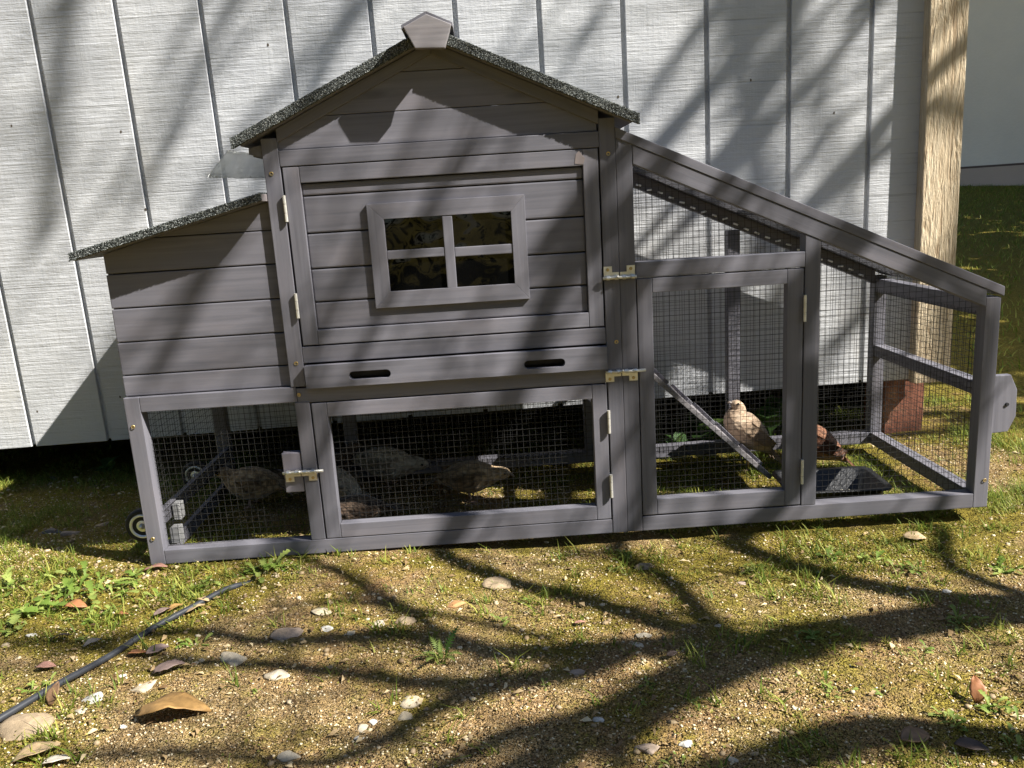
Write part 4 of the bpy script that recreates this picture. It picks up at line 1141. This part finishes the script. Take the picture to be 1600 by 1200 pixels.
# ================================================================== TRAY
def tray():
    bm = bmesh.new(); n = 8
    def ringpts(hx, hy, r, z):
        out = []
        for cx, cy, a0 in ((1, 1, 0), (-1, 1, 90), (-1, -1, 180), (1, -1, 270)):
            for k in range(n + 1):
                a = math.radians(a0 + 90 * k / n); out.append((cx * (hx - r) + r * math.cos(a), cy * (hy - r) + r * math.sin(a), z))
        return out
    prof = [(0.088, 0.054, 0.014, 0.0), (0.102, 0.068, 0.020, 0.042), (0.113, 0.079, 0.026, 0.0435), (0.113, 0.079, 0.026, 0.0475), (0.100, 0.066, 0.020, 0.046), (0.085, 0.051, 0.014, 0.0035)]
    rs = [[bm.verts.new(p) for p in ringpts(*q)] for q in prof]
    m_ = len(rs[0])
    for a, b_ in zip(rs, rs[1:]):
        for k in range(m_): bm.faces.new((a[k], a[(k + 1) % m_], b_[(k + 1) % m_], b_[k]))
    bm.faces.new(rs[0][::-1]); bm.faces.new(rs[-1])
    e = empty('feed_tray', (1.455, 0.165, gz(1.455, .165) + 0.004), None, -0.06)
    tag(e, 'shallow black plastic tray on the grass in the run corner', 'tray')
    m, nt, b = base_mat('wet_black_plastic')
    b.inputs['Base Color'].default_value = (0.012, 0.013, 0.015, 1); b.inputs['Roughness'].default_value = 0.38
    v = coords(nt, (1, 1, 1), 0); bump(nt, b, noise(nt, v, 160, 3, 0.7), 0.5, 0.002)
    from_bm('tray_body', bm, m, e, True)
    # crumbs of feed lying in the tray
    k = 420
    P = np.stack([rng.uniform(-0.075, 0.075, k), rng.uniform(-0.042, 0.042, k), np.full(k, 0.0045)], -1)
    s = rng.uniform(0.0012, 0.0030, k)
    me = scatter('feed_crumbs', gb, gf, P, rng.uniform(0, 6.28, k), np.stack([s, s, s * .6], -1))
    o = link('feed_crumbs', me, simple('pale_feed', (0.62, 0.58, 0.48), 0.8, vary=0.3), e); o['kind'] = 'stuff'
tray()

# ================================================================== HOSE
hp = [(-0.085, -0.680), (-0.027, -0.563), (0.006, -0.5), (0.036, -0.436), (0.074, -0.351), (0.113, -0.268), (0.159, -0.198), (0.196, -0.140), (0.230, -0.098), (0.26, -0.06)]
pts = smooth_path([(x, y, gz(x, y) + (0.007 if i < 8 else 0.003 - 0.008 * (i - 7))) for i, (x, y) in enumerate(hp)], 6)
bm = bmesh.new(); add_tube(bm, pts, 0.0052, 12)
o = from_bm('drip_hose', bm, simple('dull_black_polythene', (0.030, 0.033, 0.040), 0.42, 0, 0.5, 0.25, 25), None, True)
tag(o, 'black drip irrigation hose lying across the soil', 'hose')

# ================================================================== STONES
SC = {'tan': (0.36, 0.27, 0.17), 'white': (0.62, 0.60, 0.54), 'grey': (0.47, 0.41, 0.31), 'cream': (0.52, 0.44, 0.31), 'mauve': (0.36, 0.28, 0.22), 'orange': (0.46, 0.24, 0.10), 'slate': (0.13, 0.135, 0.15)}
def stone_mat(n, c):
    m, nt, b = base_mat(n + '_stone')
    v = coords(nt, (1, 1, 1), 8); f = noise(nt, v, 90, 5, 0.7); g2 = noise(nt, v, 25, 3)
    col = ramp(nt, f, [(0.3, tuple(k * 0.62 for k in c)), (0.55, c), (0.78, tuple(min(1, k * 1.25) for k in c))])
    col = mix(nt, ramp(nt, g2, [(0.52, (0, 0, 0)), (0.7, (0.5, 0.5, 0.5))]), col, (0.20, 0.15, 0.09))
    nt.links.new(col, b.inputs['Base Color']); b.inputs['Roughness'].default_value = 0.85
    bump(nt, b, f, 0.6, 0.003)
    return m
SM = {k: stone_mat(k, c) for k, c in SC.items()}
STONES=[(0.029,-0.529,0.0974,'tan'),(0.102,-0.469,0.0401,'white'),(0.102,-0.497,0.0286,'grey'),(0.163,-0.441,0.0512,'cream'),(0.279,-0.379,0.0582,'grey'),(0.362,-0.433,0.049,'grey'),(0.345,-0.313,0.0597,'mauve'),(0.568,-0.516,0.0411,'cream'),(0.567,-0.548,0.0287,'cream'),(0.698,-0.157,0.0633,'tan'),(0.621,-0.226,0.0398,'orange'),(0.389,-0.239,0.0404,'cream'),(0.930,-0.373,0.0281,'grey'),(0.916,-0.403,0.0233,'grey'),(0.498,-0.288,0.0296,'grey'),(0.541,-0.286,0.0386,'tan'),(0.813,-0.467,0.0261,'mauve'),(0.883,-0.658,0.0355,'mauve'),(0.930,-0.661,0.025,'white'),(0.525,-0.560,0.0191,'white'),(0.512,-0.572,0.0247,'grey'),(0.510,-0.594,0.0243,'white'),(0.424,-0.623,0.0317,'grey'),(0.411,-0.297,0.0252,'white'),(0.455,-0.316,0.0203,'grey'),(0.830,-0.588,0.0204,'white'),(0.984,-0.112,0.0456,'tan'),(-0.532,0.658,0.0372,'slate'),(-0.225,0.273,0.0408,'tan'),(-0.271,0.227,0.0506,'mauve'),(-0.451,0.322,0.0327,'grey'),(1.054,-0.356,0.0177,'grey'),(1.141,-0.204,0.0221,'mauve'),(1.292,-0.180,0.0154,'grey'),(-0.327,0.244,0.0516,'slate'),(0.116,-0.404,0.0161,'white'),(0.181,-0.543,0.0167,'white'),(-0.099,-0.260,0.0263,'white'),(0.221,-0.382,0.0158,'cream'),(0.215,-0.472,0.0215,'white'),(1.093,-0.600,0.0134,'white'),(1.467,-0.293,0.0202,'white'),(0.979,-0.695,0.0176,'grey'),]
def where(x, y):
    if y > 0.0 and x < 0.1: return 'in the shade left of the coop'
    if y > 0.45: return 'beside the shed base'
    if x < 0.22: return 'beside the drip hose' if y > -0.5 else 'at the lower left of the bare soil'
    if x < 0.48: return 'on the soil right of the drip hose'
    if x < 0.75: return 'on the bare soil below the lower door'
    if x < 1.05: return 'on the soil below the centre posts'
    return 'on the mossy soil below the run'
SIZE = [(0.09, 'largest'), (0.055, 'large'), (0.042, 'broad'), (0.033, 'medium'), (0.024, 'small'), (0.018, 'little'), (0.0, 'tiny')]
TEX = {'tan': 'tan', 'white': 'white', 'grey': 'grey', 'cream': 'cream', 'mauve': 'purplish grey', 'orange': 'orange', 'slate': 'dark slate'}
def relabel(lab, k, n):
    if k == 0: return 'leftmost ' + lab
    if k == n - 1: return 'rightmost ' + lab
    return ['second', 'third', 'fourth', 'fifth', 'sixth', 'seventh', 'eighth', 'ninth', 'tenth', 'eleventh', 'twelfth'][k - 1] + ' from left, ' + lab
used = {}
for i, (x, y, s, c) in enumerate(STONES):
    sr_ = random.Random(100 + i)
    bm = bmesh.new(); bmesh.ops.create_icosphere(bm, subdivisions=3, radius=1.0)
    planes = [(Vector((sr_.gauss(0, 1), sr_.gauss(0, 1), sr_.gauss(0, 1))).normalized(), sr_.uniform(0.50, 0.88)) for _ in range(13)]
    for v in bm.verts:
        for pn, pd in planes:
            d_ = v.co.dot(pn) - pd
            if d_ > 0: v.co -= pn * d_ * 0.97
        v.co *= 1 + 0.05 * math.sin(v.co.x * 7 + i) * math.sin(v.co.y * 6 + 2 * i) + 0.035 * sr_.uniform(-1, 1)
    sy, sz_ = sr_.uniform(0.55, 0.9), sr_.uniform(0.24, 0.40)
    for v in bm.verts: v.co = Vector((v.co.x * s * 0.52, v.co.y * s * 0.52 * sy, v.co.z * s * 0.52 * sz_))
    o = from_bm('stone', bm, SM[c], None, True)
    o.location = (x, y, gz(x, y) - s * 0.5 * sz_ * 0.12); o.rotation_euler = (sr_.uniform(-.2, .2), sr_.uniform(-.2, .2), sr_.uniform(-0.5, 0.5))
    sn = next(n_ for t_, n_ in SIZE if s >= t_)
    lab = '%s %s stone lying %s' % (sn, TEX[c], where(x, y))
    used.setdefault(lab, []).append(o); tag(o, lab, 'stone', 'loose stones around the coop')
for lab, os_ in used.items():
    if len(os_) > 1:
        os_.sort(key=lambda o: o.location.x)
        words = ['leftmost', 'second from the left', 'third from the left', 'fourth from the left', 'fifth from the left']
        for k, o in enumerate(os_): o['label'] = relabel(lab, k, len(os_))

# ================================================================== FALLEN LEAVES
LC = {'gold': (0.38, 0.22, 0.075), 'brown': (0.24, 0.14, 0.075), 'tan': (0.46, 0.33, 0.18), 'white': (0.58, 0.52, 0.44), 'mauve': (0.22, 0.155, 0.135), 'rust': (0.36, 0.15, 0.06), 'pink': (0.38, 0.20, 0.15), 'dark': (0.075, 0.05, 0.038), 'grey': (0.30, 0.26, 0.22)}
def dead_leaf_mat(n, c):
    m, nt, b = base_mat(n + '_dead_leaf')
    v = coords(nt, (1, 1, 1), 6); f = noise(nt, v, 60, 5, 0.65)
    nt.links.new(ramp(nt, f, [(0.3, tuple(k * 0.55 for k in c)), (0.6, c), (0.8, tuple(min(1, k * 1.2) for k in c))]), b.inputs['Base Color'])
    b.inputs['Roughness'].default_value = 0.6
    bump(nt, b, f, 0.4, 0.002)
    return m
LM = {k: dead_leaf_mat(k, c) for k, c in LC.items()}
LEAVES=[(0.240,-0.521,0.1019,'gold',0.12,1),(0.053,-0.476,0.0338,'brown',1.2,0),(0.093,-0.603,0.0572,'tan',0.4,0),(0.125,-0.617,0.0347,'white',0.2,0),(0.189,-0.402,0.0474,'mauve',0.5,1),(0.107,-0.214,0.0356,'mauve',1.0,0),(0.122,-0.197,0.0307,'gold',0.9,0),(-0.069,-0.169,0.0462,'rust',-0.2,1),(-0.016,-0.373,0.0316,'pink',0,0),(0.116,-0.346,0.0308,'rust',0.2,0),(0.149,-0.346,0.0353,'mauve',0.6,0),(0.018,-0.024,0.0484,'pink',0.1,0),(0.161,-0.208,0.0378,'tan',0.8,0),(0.166,-0.180,0.0307,'tan',-0.5,1),(1.328,-0.610,0.0349,'rust',1.3,1),(1.209,-0.683,0.0434,'brown',0.3,0),(1.263,-0.711,0.0378,'dark',-0.3,0),(1.528,-0.070,0.0456,'tan',0,0),(1.177,0.148,0.0326,'white',0.3,0),(-0.037,-0.285,0.0332,'dark',0.3,1),(0.028,-0.310,0.0297,'grey',0.6,1),(0.033,-0.212,0.0234,'rust',0.1,0),(0.960,-0.450,0.0186,'dark',0.4,0),(0.834,-0.324,0.0177,'pink',0.2,0),(0.631,-0.648,0.0142,'tan',0.3,0),]
LN = {'gold': 'golden brown', 'brown': 'brown', 'tan': 'tan', 'white': 'bleached', 'mauve': 'dull mauve', 'rust': 'rust red', 'pink': 'pinkish', 'dark': 'dark brown', 'grey': 'greyish'}
def dead_leaf(x, y, s, c, rot, curl, i):
    lr = random.Random(500 + i)
    bm = bmesh.new(); nu, nv2 = 10, 6; g_ = []
    cu = (1.9 if curl else 0.7) * lr.uniform(0.8, 1.2); lift = (0.20 if curl else 0.08)
    for a in range(nu + 1):
        t = a / nu; row = []
        wd = 0.30 * math.sin(math.pi * min(1, t * 0.96 + 0.02)) ** 0.75 * (1.1 - 0.35 * t) * (1 + 0.06 * math.sin(23 * t + i))
        for b_ in range(nv2 + 1):
            u = b_ / nv2 * 2 - 1
            if curl:
                zz = 0.24 * math.sin(math.pi * t) ** 0.8 * (0.72 - 0.28 * u) + 0.025 * math.sin(9 * t + 3 * u + i) + 0.012 * math.sin(31 * t + i)
            else: zz = lift * math.sin(math.pi * t) + abs(u) ** 1.6 * wd * (0.35 if curl else 0.22) * (1 if not curl else -1.0) + 0.02 * math.sin(9 * t + 3 * u + i)
            row.append(bm.verts.new(((t - 0.5) * s, u * wd * s, zz * s)))
        g_.append(row)
    for a in range(nu):
        for b_ in range(nv2): bm.faces.new((g_[a][b_], g_[a + 1][b_], g_[a + 1][b_ + 1], g_[a][b_ + 1]))
    bmesh.ops.remove_doubles(bm, verts=bm.verts, dist=s * 0.004)
    bmesh.ops.solidify(bm, geom=list(bm.faces), thickness=0.0007)
    o = from_bm('fallen_leaf', bm, LM[c], None, True)
    tilt = 0.9 if rot > 1.1 else lr.uniform(-0.25, 0.25)
    o.rotation_euler = (lr.uniform(-0.3, 0.3), -tilt if rot > 1.1 else tilt * 0.5, rot)
    o.location = (x, y, gz(x, y) + 0.003 + (s * 0.34 if rot > 1.1 else 0.004) + (abs(u) * 0))
    return o
used = {}
for i, (x, y, s, c, rot, curl) in enumerate(LEAVES):
    o = dead_leaf(x, y, s, c, rot, curl, i)
    sn = next(n_ for t_, n_ in SIZE if s >= t_)
    lab = '%s %s%s dead leaf %s' % (sn, LN[c], ' curled' if curl else '', where(x, y))
    if rot > 1.1: lab = lab.replace('dead leaf', 'dead leaf standing on edge')
    used.setdefault(lab, []).append(o); tag(o, lab, 'leaf', 'fallen leaves')
for lab, os_ in used.items():
    if len(os_) > 1:
        os_.sort(key=lambda o: o.location.x)
        for k, o in enumerate(os_): o['label'] = lab + (', left one' if k == 0 else ', right one')

# ================================================================== WEEDS
WM = {
    'lobed': leaf_mat('fresh_weed_leaf', (0.12, 0.20, 0.028), (0.20, 0.27, 0.05), (0.30, 0.36, 0.09), 0.3),
    'fern': leaf_mat('feathery_weed_leaf', (0.07, 0.15, 0.025), (0.12, 0.20, 0.04), (0.2, 0.25, 0.06), 0.3),
    'broad': leaf_mat('broad_green_leaf', (0.06, 0.13, 0.04), (0.11, 0.20, 0.06), (0.17, 0.27, 0.07), 0.3),
}
def weed_leaf_mesh(kind, seed):
    r_ = random.Random(seed); V, Fc = [], []
    if kind == 'broad':
        n = 8
        for a in range(n + 1):
            t = a / n; w_ = 0.02 if t < 0.3 else 0.24 * math.sin(math.pi * min(1, (t - 0.26) / 0.74)) ** 0.7 + 0.01
            z = 0.55 * t - 0.45 * t * t
            V += [(t, -w_, z + w_ * .3), (t, 0, z), (t, w_, z + w_ * .3)]
    elif kind == 'fern':
        n = 22
        for a in range(n + 1):
            t = a / n; w_ = (0.20 * math.sin(math.pi * min(1, t * 0.9 + 0.08)) if a % 2 else 0.018)
            z = 0.75 * t - 0.55 * t * t
            V += [(t + (0.05 if a % 2 else 0), -w_, z + w_ * .2), (t, 0, z), (t + (0.05 if a % 2 else 0), w_, z + w_ * .2)]
    else:
        n = 14
        for a in range(n + 1):
            t = a / n; prof = 0.03 + 0.23 * t ** 1.2 * (1 if t < 0.9 else 0.55)
            w_ = prof * (1.0 if a % 2 else 0.42) * r_.uniform(0.85, 1.15)
            z = 0.62 * t - 0.60 * t * t
            V += [(t + (0.045 if a % 2 else 0), -w_, z + w_ * .25), (t, 0, z), (t + (0.045 if a % 2 else 0), w_, z + w_ * .25)]
    for a in range(n):
        b_ = a * 3
        Fc += [(b_, b_ + 3, b_ + 4, b_ + 1), (b_ + 1, b_ + 4, b_ + 5, b_ + 2)]
    V = np.array(V); me = arrays_to_mesh('leaf', V, np.array(Fc), True, np.full(len(V), r_.random()))
    me.materials.append(WM[kind]); return me
WL = {k: [weed_leaf_mesh(k, s) for s in range(5)] for k in WM}
PLANTS=[(-0.128,-0.043,'lobed',0.1315),(-0.132,-0.110,'lobed',0.1278),(-0.253,-0.065,'lobed',0.1346),(-0.018,-0.200,'lobed',0.0926),(0.073,-0.141,'lobed',0.0799),(0.131,-0.137,'lobed',0.0658),(0.276,-0.051,'lobed',0.067),(0.002,-0.429,'lobed',0.0588),(-0.003,-0.290,'lobed',0.0504),(1.339,-0.124,'lobed',0.0799),(1.182,-0.156,'lobed',0.0635),(1.448,-0.200,'lobed',0.0789),(1.422,-0.409,'lobed',0.0706),(1.608,-0.227,'lobed',0.0815),(1.328,-0.473,'lobed',0.0553),(1.267,-0.651,'lobed',0.0588),(0.952,-0.058,'lobed',0.065),(0.925,-0.113,'lobed',0.0503),(0.236,-0.064,'lobed',0.134),(0.154,-0.101,'lobed',0.0801),(-0.035,-0.112,'lobed',0.1523),(-0.007,-0.048,'lobed',0.0992),(-0.142,-0.159,'lobed',0.1533),(-0.144,-0.239,'lobed',0.0807),(0.610,-0.403,'fern',0.0998),(0.707,-0.294,'lobed',0.0561),(0.759,-0.233,'lobed',0.0466),(-0.384,0.666,'broad',0.1211),(1.302,0.633,'broad',0.2224),(1.478,0.642,'broad',0.2657),(1.211,0.591,'broad',0.1264),(1.545,0.652,'broad',0.1922),(0.908,-0.519,'lobed',0.0392),(0.890,-0.564,'lobed',0.0379),(1.184,-0.425,'lobed',0.0765),(0.967,-0.573,'lobed',0.0476),(0.995,-0.569,'lobed',0.0384),(1.336,-0.646,'lobed',0.0807),(1.321,-0.708,'lobed',0.0581),(1.154,-0.566,'lobed',0.0598),(0.763,-0.501,'lobed',0.0392),(0.343,-0.477,'lobed',0.0375),(1.058,-0.684,'lobed',0.0361),(0.905,-0.696,'lobed',0.052),(1.401,-0.150,'lobed',0.08),(0.194,-0.317,'lobed',0.0709),(1.218,-0.582,'lobed',0.0503),]
used = {}
for i, (x, y, kind, s) in enumerate(PLANTS):
    pr = random.Random(900 + i)
    e = empty('weed', (x, y, gz(x, y) - 0.002), None, pr.uniform(0, 6.28))
    kn = {'lobed': 'bright lobed weed', 'fern': 'feathery green weed', 'broad': 'broad leaved weed'}[kind]
    sn = 'large' if s > 0.12 else 'medium' if s > 0.065 else 'small'
    lab = '%s %s growing %s' % (sn, kn, where(x, y).replace('lying ', ''))
    s *= 0.86
    tag(e, lab, 'weed', 'weeds around the coop'); used.setdefault(lab, []).append(e)
    nl = {'lobed': 20, 'fern': 9, 'broad': 11}[kind] if s > 0.05 else 11
    for k in range(nl):
        o = bpy.data.objects.new('leaf', pr.choice(WL[kind])); C.objects.link(o); o.parent = e
        L_ = s * (pr.uniform(0.16, 0.42) if kind == 'lobed' else pr.uniform(0.35, 0.62))
        o.scale = (L_, L_ * pr.uniform(0.8, 1.2), L_ * pr.uniform(0.6, 1.5))
        o.rotation_euler = (pr.uniform(-.3, .3), -pr.uniform(0.0, 0.75) - (0.35 if kind == 'broad' else 0), k * 2.4 + pr.uniform(-.4, .4))
        o.location = (pr.gauss(0, .16) * s, pr.gauss(0, .12) * s, 0) if kind == 'lobed' else (pr.uniform(-.08, .08) * s, pr.uniform(-.08, .08) * s, 0)
for lab, os_ in used.items():
    if len(os_) > 1:
        os_.sort(key=lambda o: o.location.x)
        words = ['leftmost', 'second from the left', 'third from the left', 'fourth from the left', 'fifth from the left', 'sixth from the left', 'seventh from the left']
        for k, o in enumerate(os_): o['label'] = relabel(lab, k, len(os_))

# ================================================================== GRASS, MOSS, GRAVEL, LITTER
M['grit'] = leaf_mat('grit_specks', (0.20, 0.12, 0.05), (0.48, 0.35, 0.18), (0.86, 0.76, 0.54), 0.0)
M['grass'] = leaf_mat('grass_blade', (0.09, 0.15, 0.018), (0.22, 0.28, 0.036), (0.46, 0.45, 0.10), 0.4)
M['moss'] = leaf_mat('moss_tuft', (0.10, 0.105, 0.013), (0.22, 0.205, 0.034), (0.40, 0.34, 0.09), 0.25)
M['gravel'] = leaf_mat('gravel_bits', (0.15, 0.10, 0.05), (0.36, 0.27, 0.16), (0.62, 0.53, 0.37), 0.0)
M['litter'] = leaf_mat('dry_litter', (0.14, 0.08, 0.035), (0.40, 0.28, 0.14), (0.66, 0.54, 0.33), 0.1)
bladeV = np.array([[-0.5, 0, 0], [0.5, 0, 0], [-0.38, 0.10, 0.45], [0.38, 0.10, 0.45], [0, 0.42, 0.92]]) * np.array([[1, 1, 1]])
bladeF = np.array([[0, 1, 3], [0, 3, 2], [2, 3, 4]])
def inside_solid(x, y):
    """footprint of base rails and posts where no blade should poke through"""
    r = ((np.abs(y - 0.015) < 0.017) & (x > -0.002) & (x < 1.716)) | ((np.abs(y - 0.477) < 0.017) & (x > -0.002) & (x < 1.716))
    r |= ((np.abs(x - 1.699) < 0.017) & (y > 0) & (y < 0.49)) | ((np.abs(x - 0.020) < 0.013) & (y > 0) & (y < 0.49))
    r |= (np.abs(x - 1.455) < 0.10) & (np.abs(y - 0.165) < 0.066)
    r |= (x > 1.69) & (x < 1.99) & (y > 0.59) & (y < 0.76)
    return r
def spots(n, x0, x1, y0, y1, power=1.0, lo=0.0):
    x = rng.uniform(x0, x1, n); y = rng.uniform(y0, y1, n)
    k = (rng.random(n) < np.clip(grass_amount(x, y) - lo, 0, 1) ** power * (0.15 + 1.5 * sstep(0.42, 0.62, fbm(x, y, 9, 3, 123)))) & ~inside_solid(x, y)
    return x[k], y[k]
def blades(name, x, y, h0, h1, w0, w1, label, tuft=1, spread=0.01, lean=3.0):
    if tuft > 1:
        x = np.repeat(x, tuft); y = np.repeat(y, tuft)
        x = x + rng.normal(0, spread, len(x)); y = y + rng.normal(0, spread, len(y))
        k = ~inside_solid(x, y); x, y = x[k], y[k]
    n = len(x); z = ground_z(x, y) - 0.002
    h = rng.uniform(h0, h1, n) * (0.6 + 0.8 * fbm(x, y, 8, 2, 3)); w_ = rng.uniform(w0, w1, n)
    me = scatter(name, bladeV, bladeF, np.stack([x, y, z], -1), rng.uniform(0, 6.28, n), np.stack([w_, h * rng.uniform(0.6, lean, n), h * rng.uniform(0.45, 1.0, n)], -1))
    o = link(name, me, M['grass']); tag(o, label, None, None, 'stuff'); return o
# tufts of real grass near the coop
x, y = spots(9500, -0.95, 2.3, -0.85, 0.95, 1.4, 0.08)
blades('grass', x, y, 0.010, 0.030, 0.0013, 0.0032, 'short tufts of grass growing through the mossy soil', 11, 0.009)
x, y = spots(5200, 0.96, 2.2, 0.03, 0.9, 0.7)
blades('grass', x, y, 0.014, 0.042, 0.0010, 0.0022, 'bright grass inside and beside the wire run', 10, 0.012)
x, y = spots(2600, -0.95, 0.05, 0.05, 0.72, 1.0)
blades('grass', x, y, 0.012, 0.038, 0.0009, 0.0018, 'dim grass in the shade left of the coop', 11, 0.012)
# scattered stronger tufts on the sunny soil
x, y = spots(900, -0.5, 2.0, -0.80, 0.0, 0.8)
blades('grass', x, y, 0.016, 0.042, 0.0014, 0.0034, 'scattered taller grass tufts on the sunny soil', 9, 0.006)
# lawn beyond the shed corner
n = 60000
x = 1.95 + rng.random(n) ** 0.7 * 7.5; y = 0.5 + rng.random(n) * 9.5
k = (x - 0.72) / (y + 1.55) < 0.85; k &= ~((y > 0.55) & (x < 2.0)); x, y = x[k], y[k]
blades('lawn_grass', x, y, 0.025, 0.06, 0.003, 0.007, 'mown lawn stretching from the shed corner to the stucco building')
# moss and clover: very small leaves hugging the soil
mV = np.array([[-0.5, 0, 0.0], [0, -0.42, 0.25], [0.5, 0, 0.1], [0, 0.42, 0.3]]); mF = np.array([[0, 1, 2], [0, 2, 3]])
x, y = spots(230000, -0.8, 2.2, -0.82, 0.70, 1.15)
s = rng.uniform(0.0018, 0.0056, len(x))
me = scatter('moss', mV, mF, np.stack([x, y, ground_z(x, y) + rng.uniform(0.0005, 0.006, len(x))], -1), rng.uniform(0, 6.28, len(x)), np.stack([s, s, s], -1), rng.uniform(-0.9, 0.9, len(x)))
o = link('moss', me, M['moss']); tag(o, 'low moss and clover carpeting the damp soil', None, None, 'stuff')
# gravel
ico = bmesh.new(); bmesh.ops.create_icosphere(ico, subdivisions=1, radius=1.0)
iV = np.array([v.co[:] for v in ico.verts]); iF = np.array([[v.index for v in f.verts] for f in ico.faces]); ico.free()
iV = iV * (1 + 0.25 * (rng.random((len(iV), 1)) - 0.5))
n = 11000
x = rng.uniform(-0.75, 2.1, n); y = rng.uniform(-0.85, 0.75, n)
dens = np.clip(1.05 - 0.8 * grass_amount(x, y), 0.12, 1) * (0.35 + 0.9 * sstep(1.5, 0.2, x)) * (0.3 + 1.1 * sstep(0.35, 0.62, fbm(x, y, 5, 3, 55)))
k = (rng.random(n) < dens) & ~inside_solid(x, y); x, y = x[k], y[k]; n = len(x)
s = 0.0011 + 0.0046 * rng.random(n) ** 5
me = scatter('gravel', iV, iF, np.stack([x, y, ground_z(x, y) + s * 0.15], -1), rng.uniform(0, 6.28, n), np.stack([s * rng.uniform(.8, 1.5, n), s, s * rng.uniform(.4, .8, n)], -1), rng.uniform(-.4, .4, n), True)
o = link('gravel', me, M['gravel']); tag(o, 'small pale gravel bits strewn over the soil', None, None, 'stuff')
# fine grit specks
n = 90000
x = rng.uniform(-0.6, 2.0, n); y = rng.uniform(-0.85, 0.5, n)
dens = np.clip(1.1 - 0.75 * grass_amount(x, y), 0.15, 1) * (0.25 + 1.1 * sstep(0.35, 0.65, fbm(x, y, 7, 3, 91)))
k = (rng.random(n) < dens) & ~inside_solid(x, y); x, y = x[k], y[k]; n = len(x)
s = 0.0007 + 0.0017 * rng.random(n) ** 2.2
me = scatter('grit', gb, gf, np.stack([x, y, ground_z(x, y) + s * 0.4], -1), rng.uniform(0, 6.28, n), np.stack([s * rng.uniform(.8, 1.6, n), s, s * rng.uniform(.5, 1.0, n)], -1), rng.uniform(-.6, .6, n))
o = link('grit', me, M['grit']); tag(o, 'fine sandy grit speckling the bare soil', None, None, 'stuff')
# dry bits: chips, stems, leaf crumbs
lV = np.array([[-0.5, 0.0, 0.0], [-0.1, -0.16, 0.10], [0.5, 0.06, 0.02], [0.12, 0.17, 0.13]]); lF = np.array([[0, 1, 3], [1, 2, 3]])
n = 14000
x = rng.uniform(-0.7, 2.1, n); y = rng.uniform(-0.85, 0.7, n); k = ~inside_solid(x, y); x, y = x[k], y[k]; n = len(x)
s = 0.003 + 0.015 * rng.random(n) ** 4
me = scatter('dry_litter', lV, lF, np.stack([x, y, ground_z(x, y) + 0.002 + 0.003 * rng.random(n)], -1), rng.uniform(0, 6.28, n), np.stack([s, s * rng.uniform(0.3, 1.8, n), s * 2], -1), rng.uniform(-.7, .7, n))
o = link('dry_litter', me, M['litter']); tag(o, 'dry stems and leaf crumbs scattered on the soil', None, None, 'stuff')
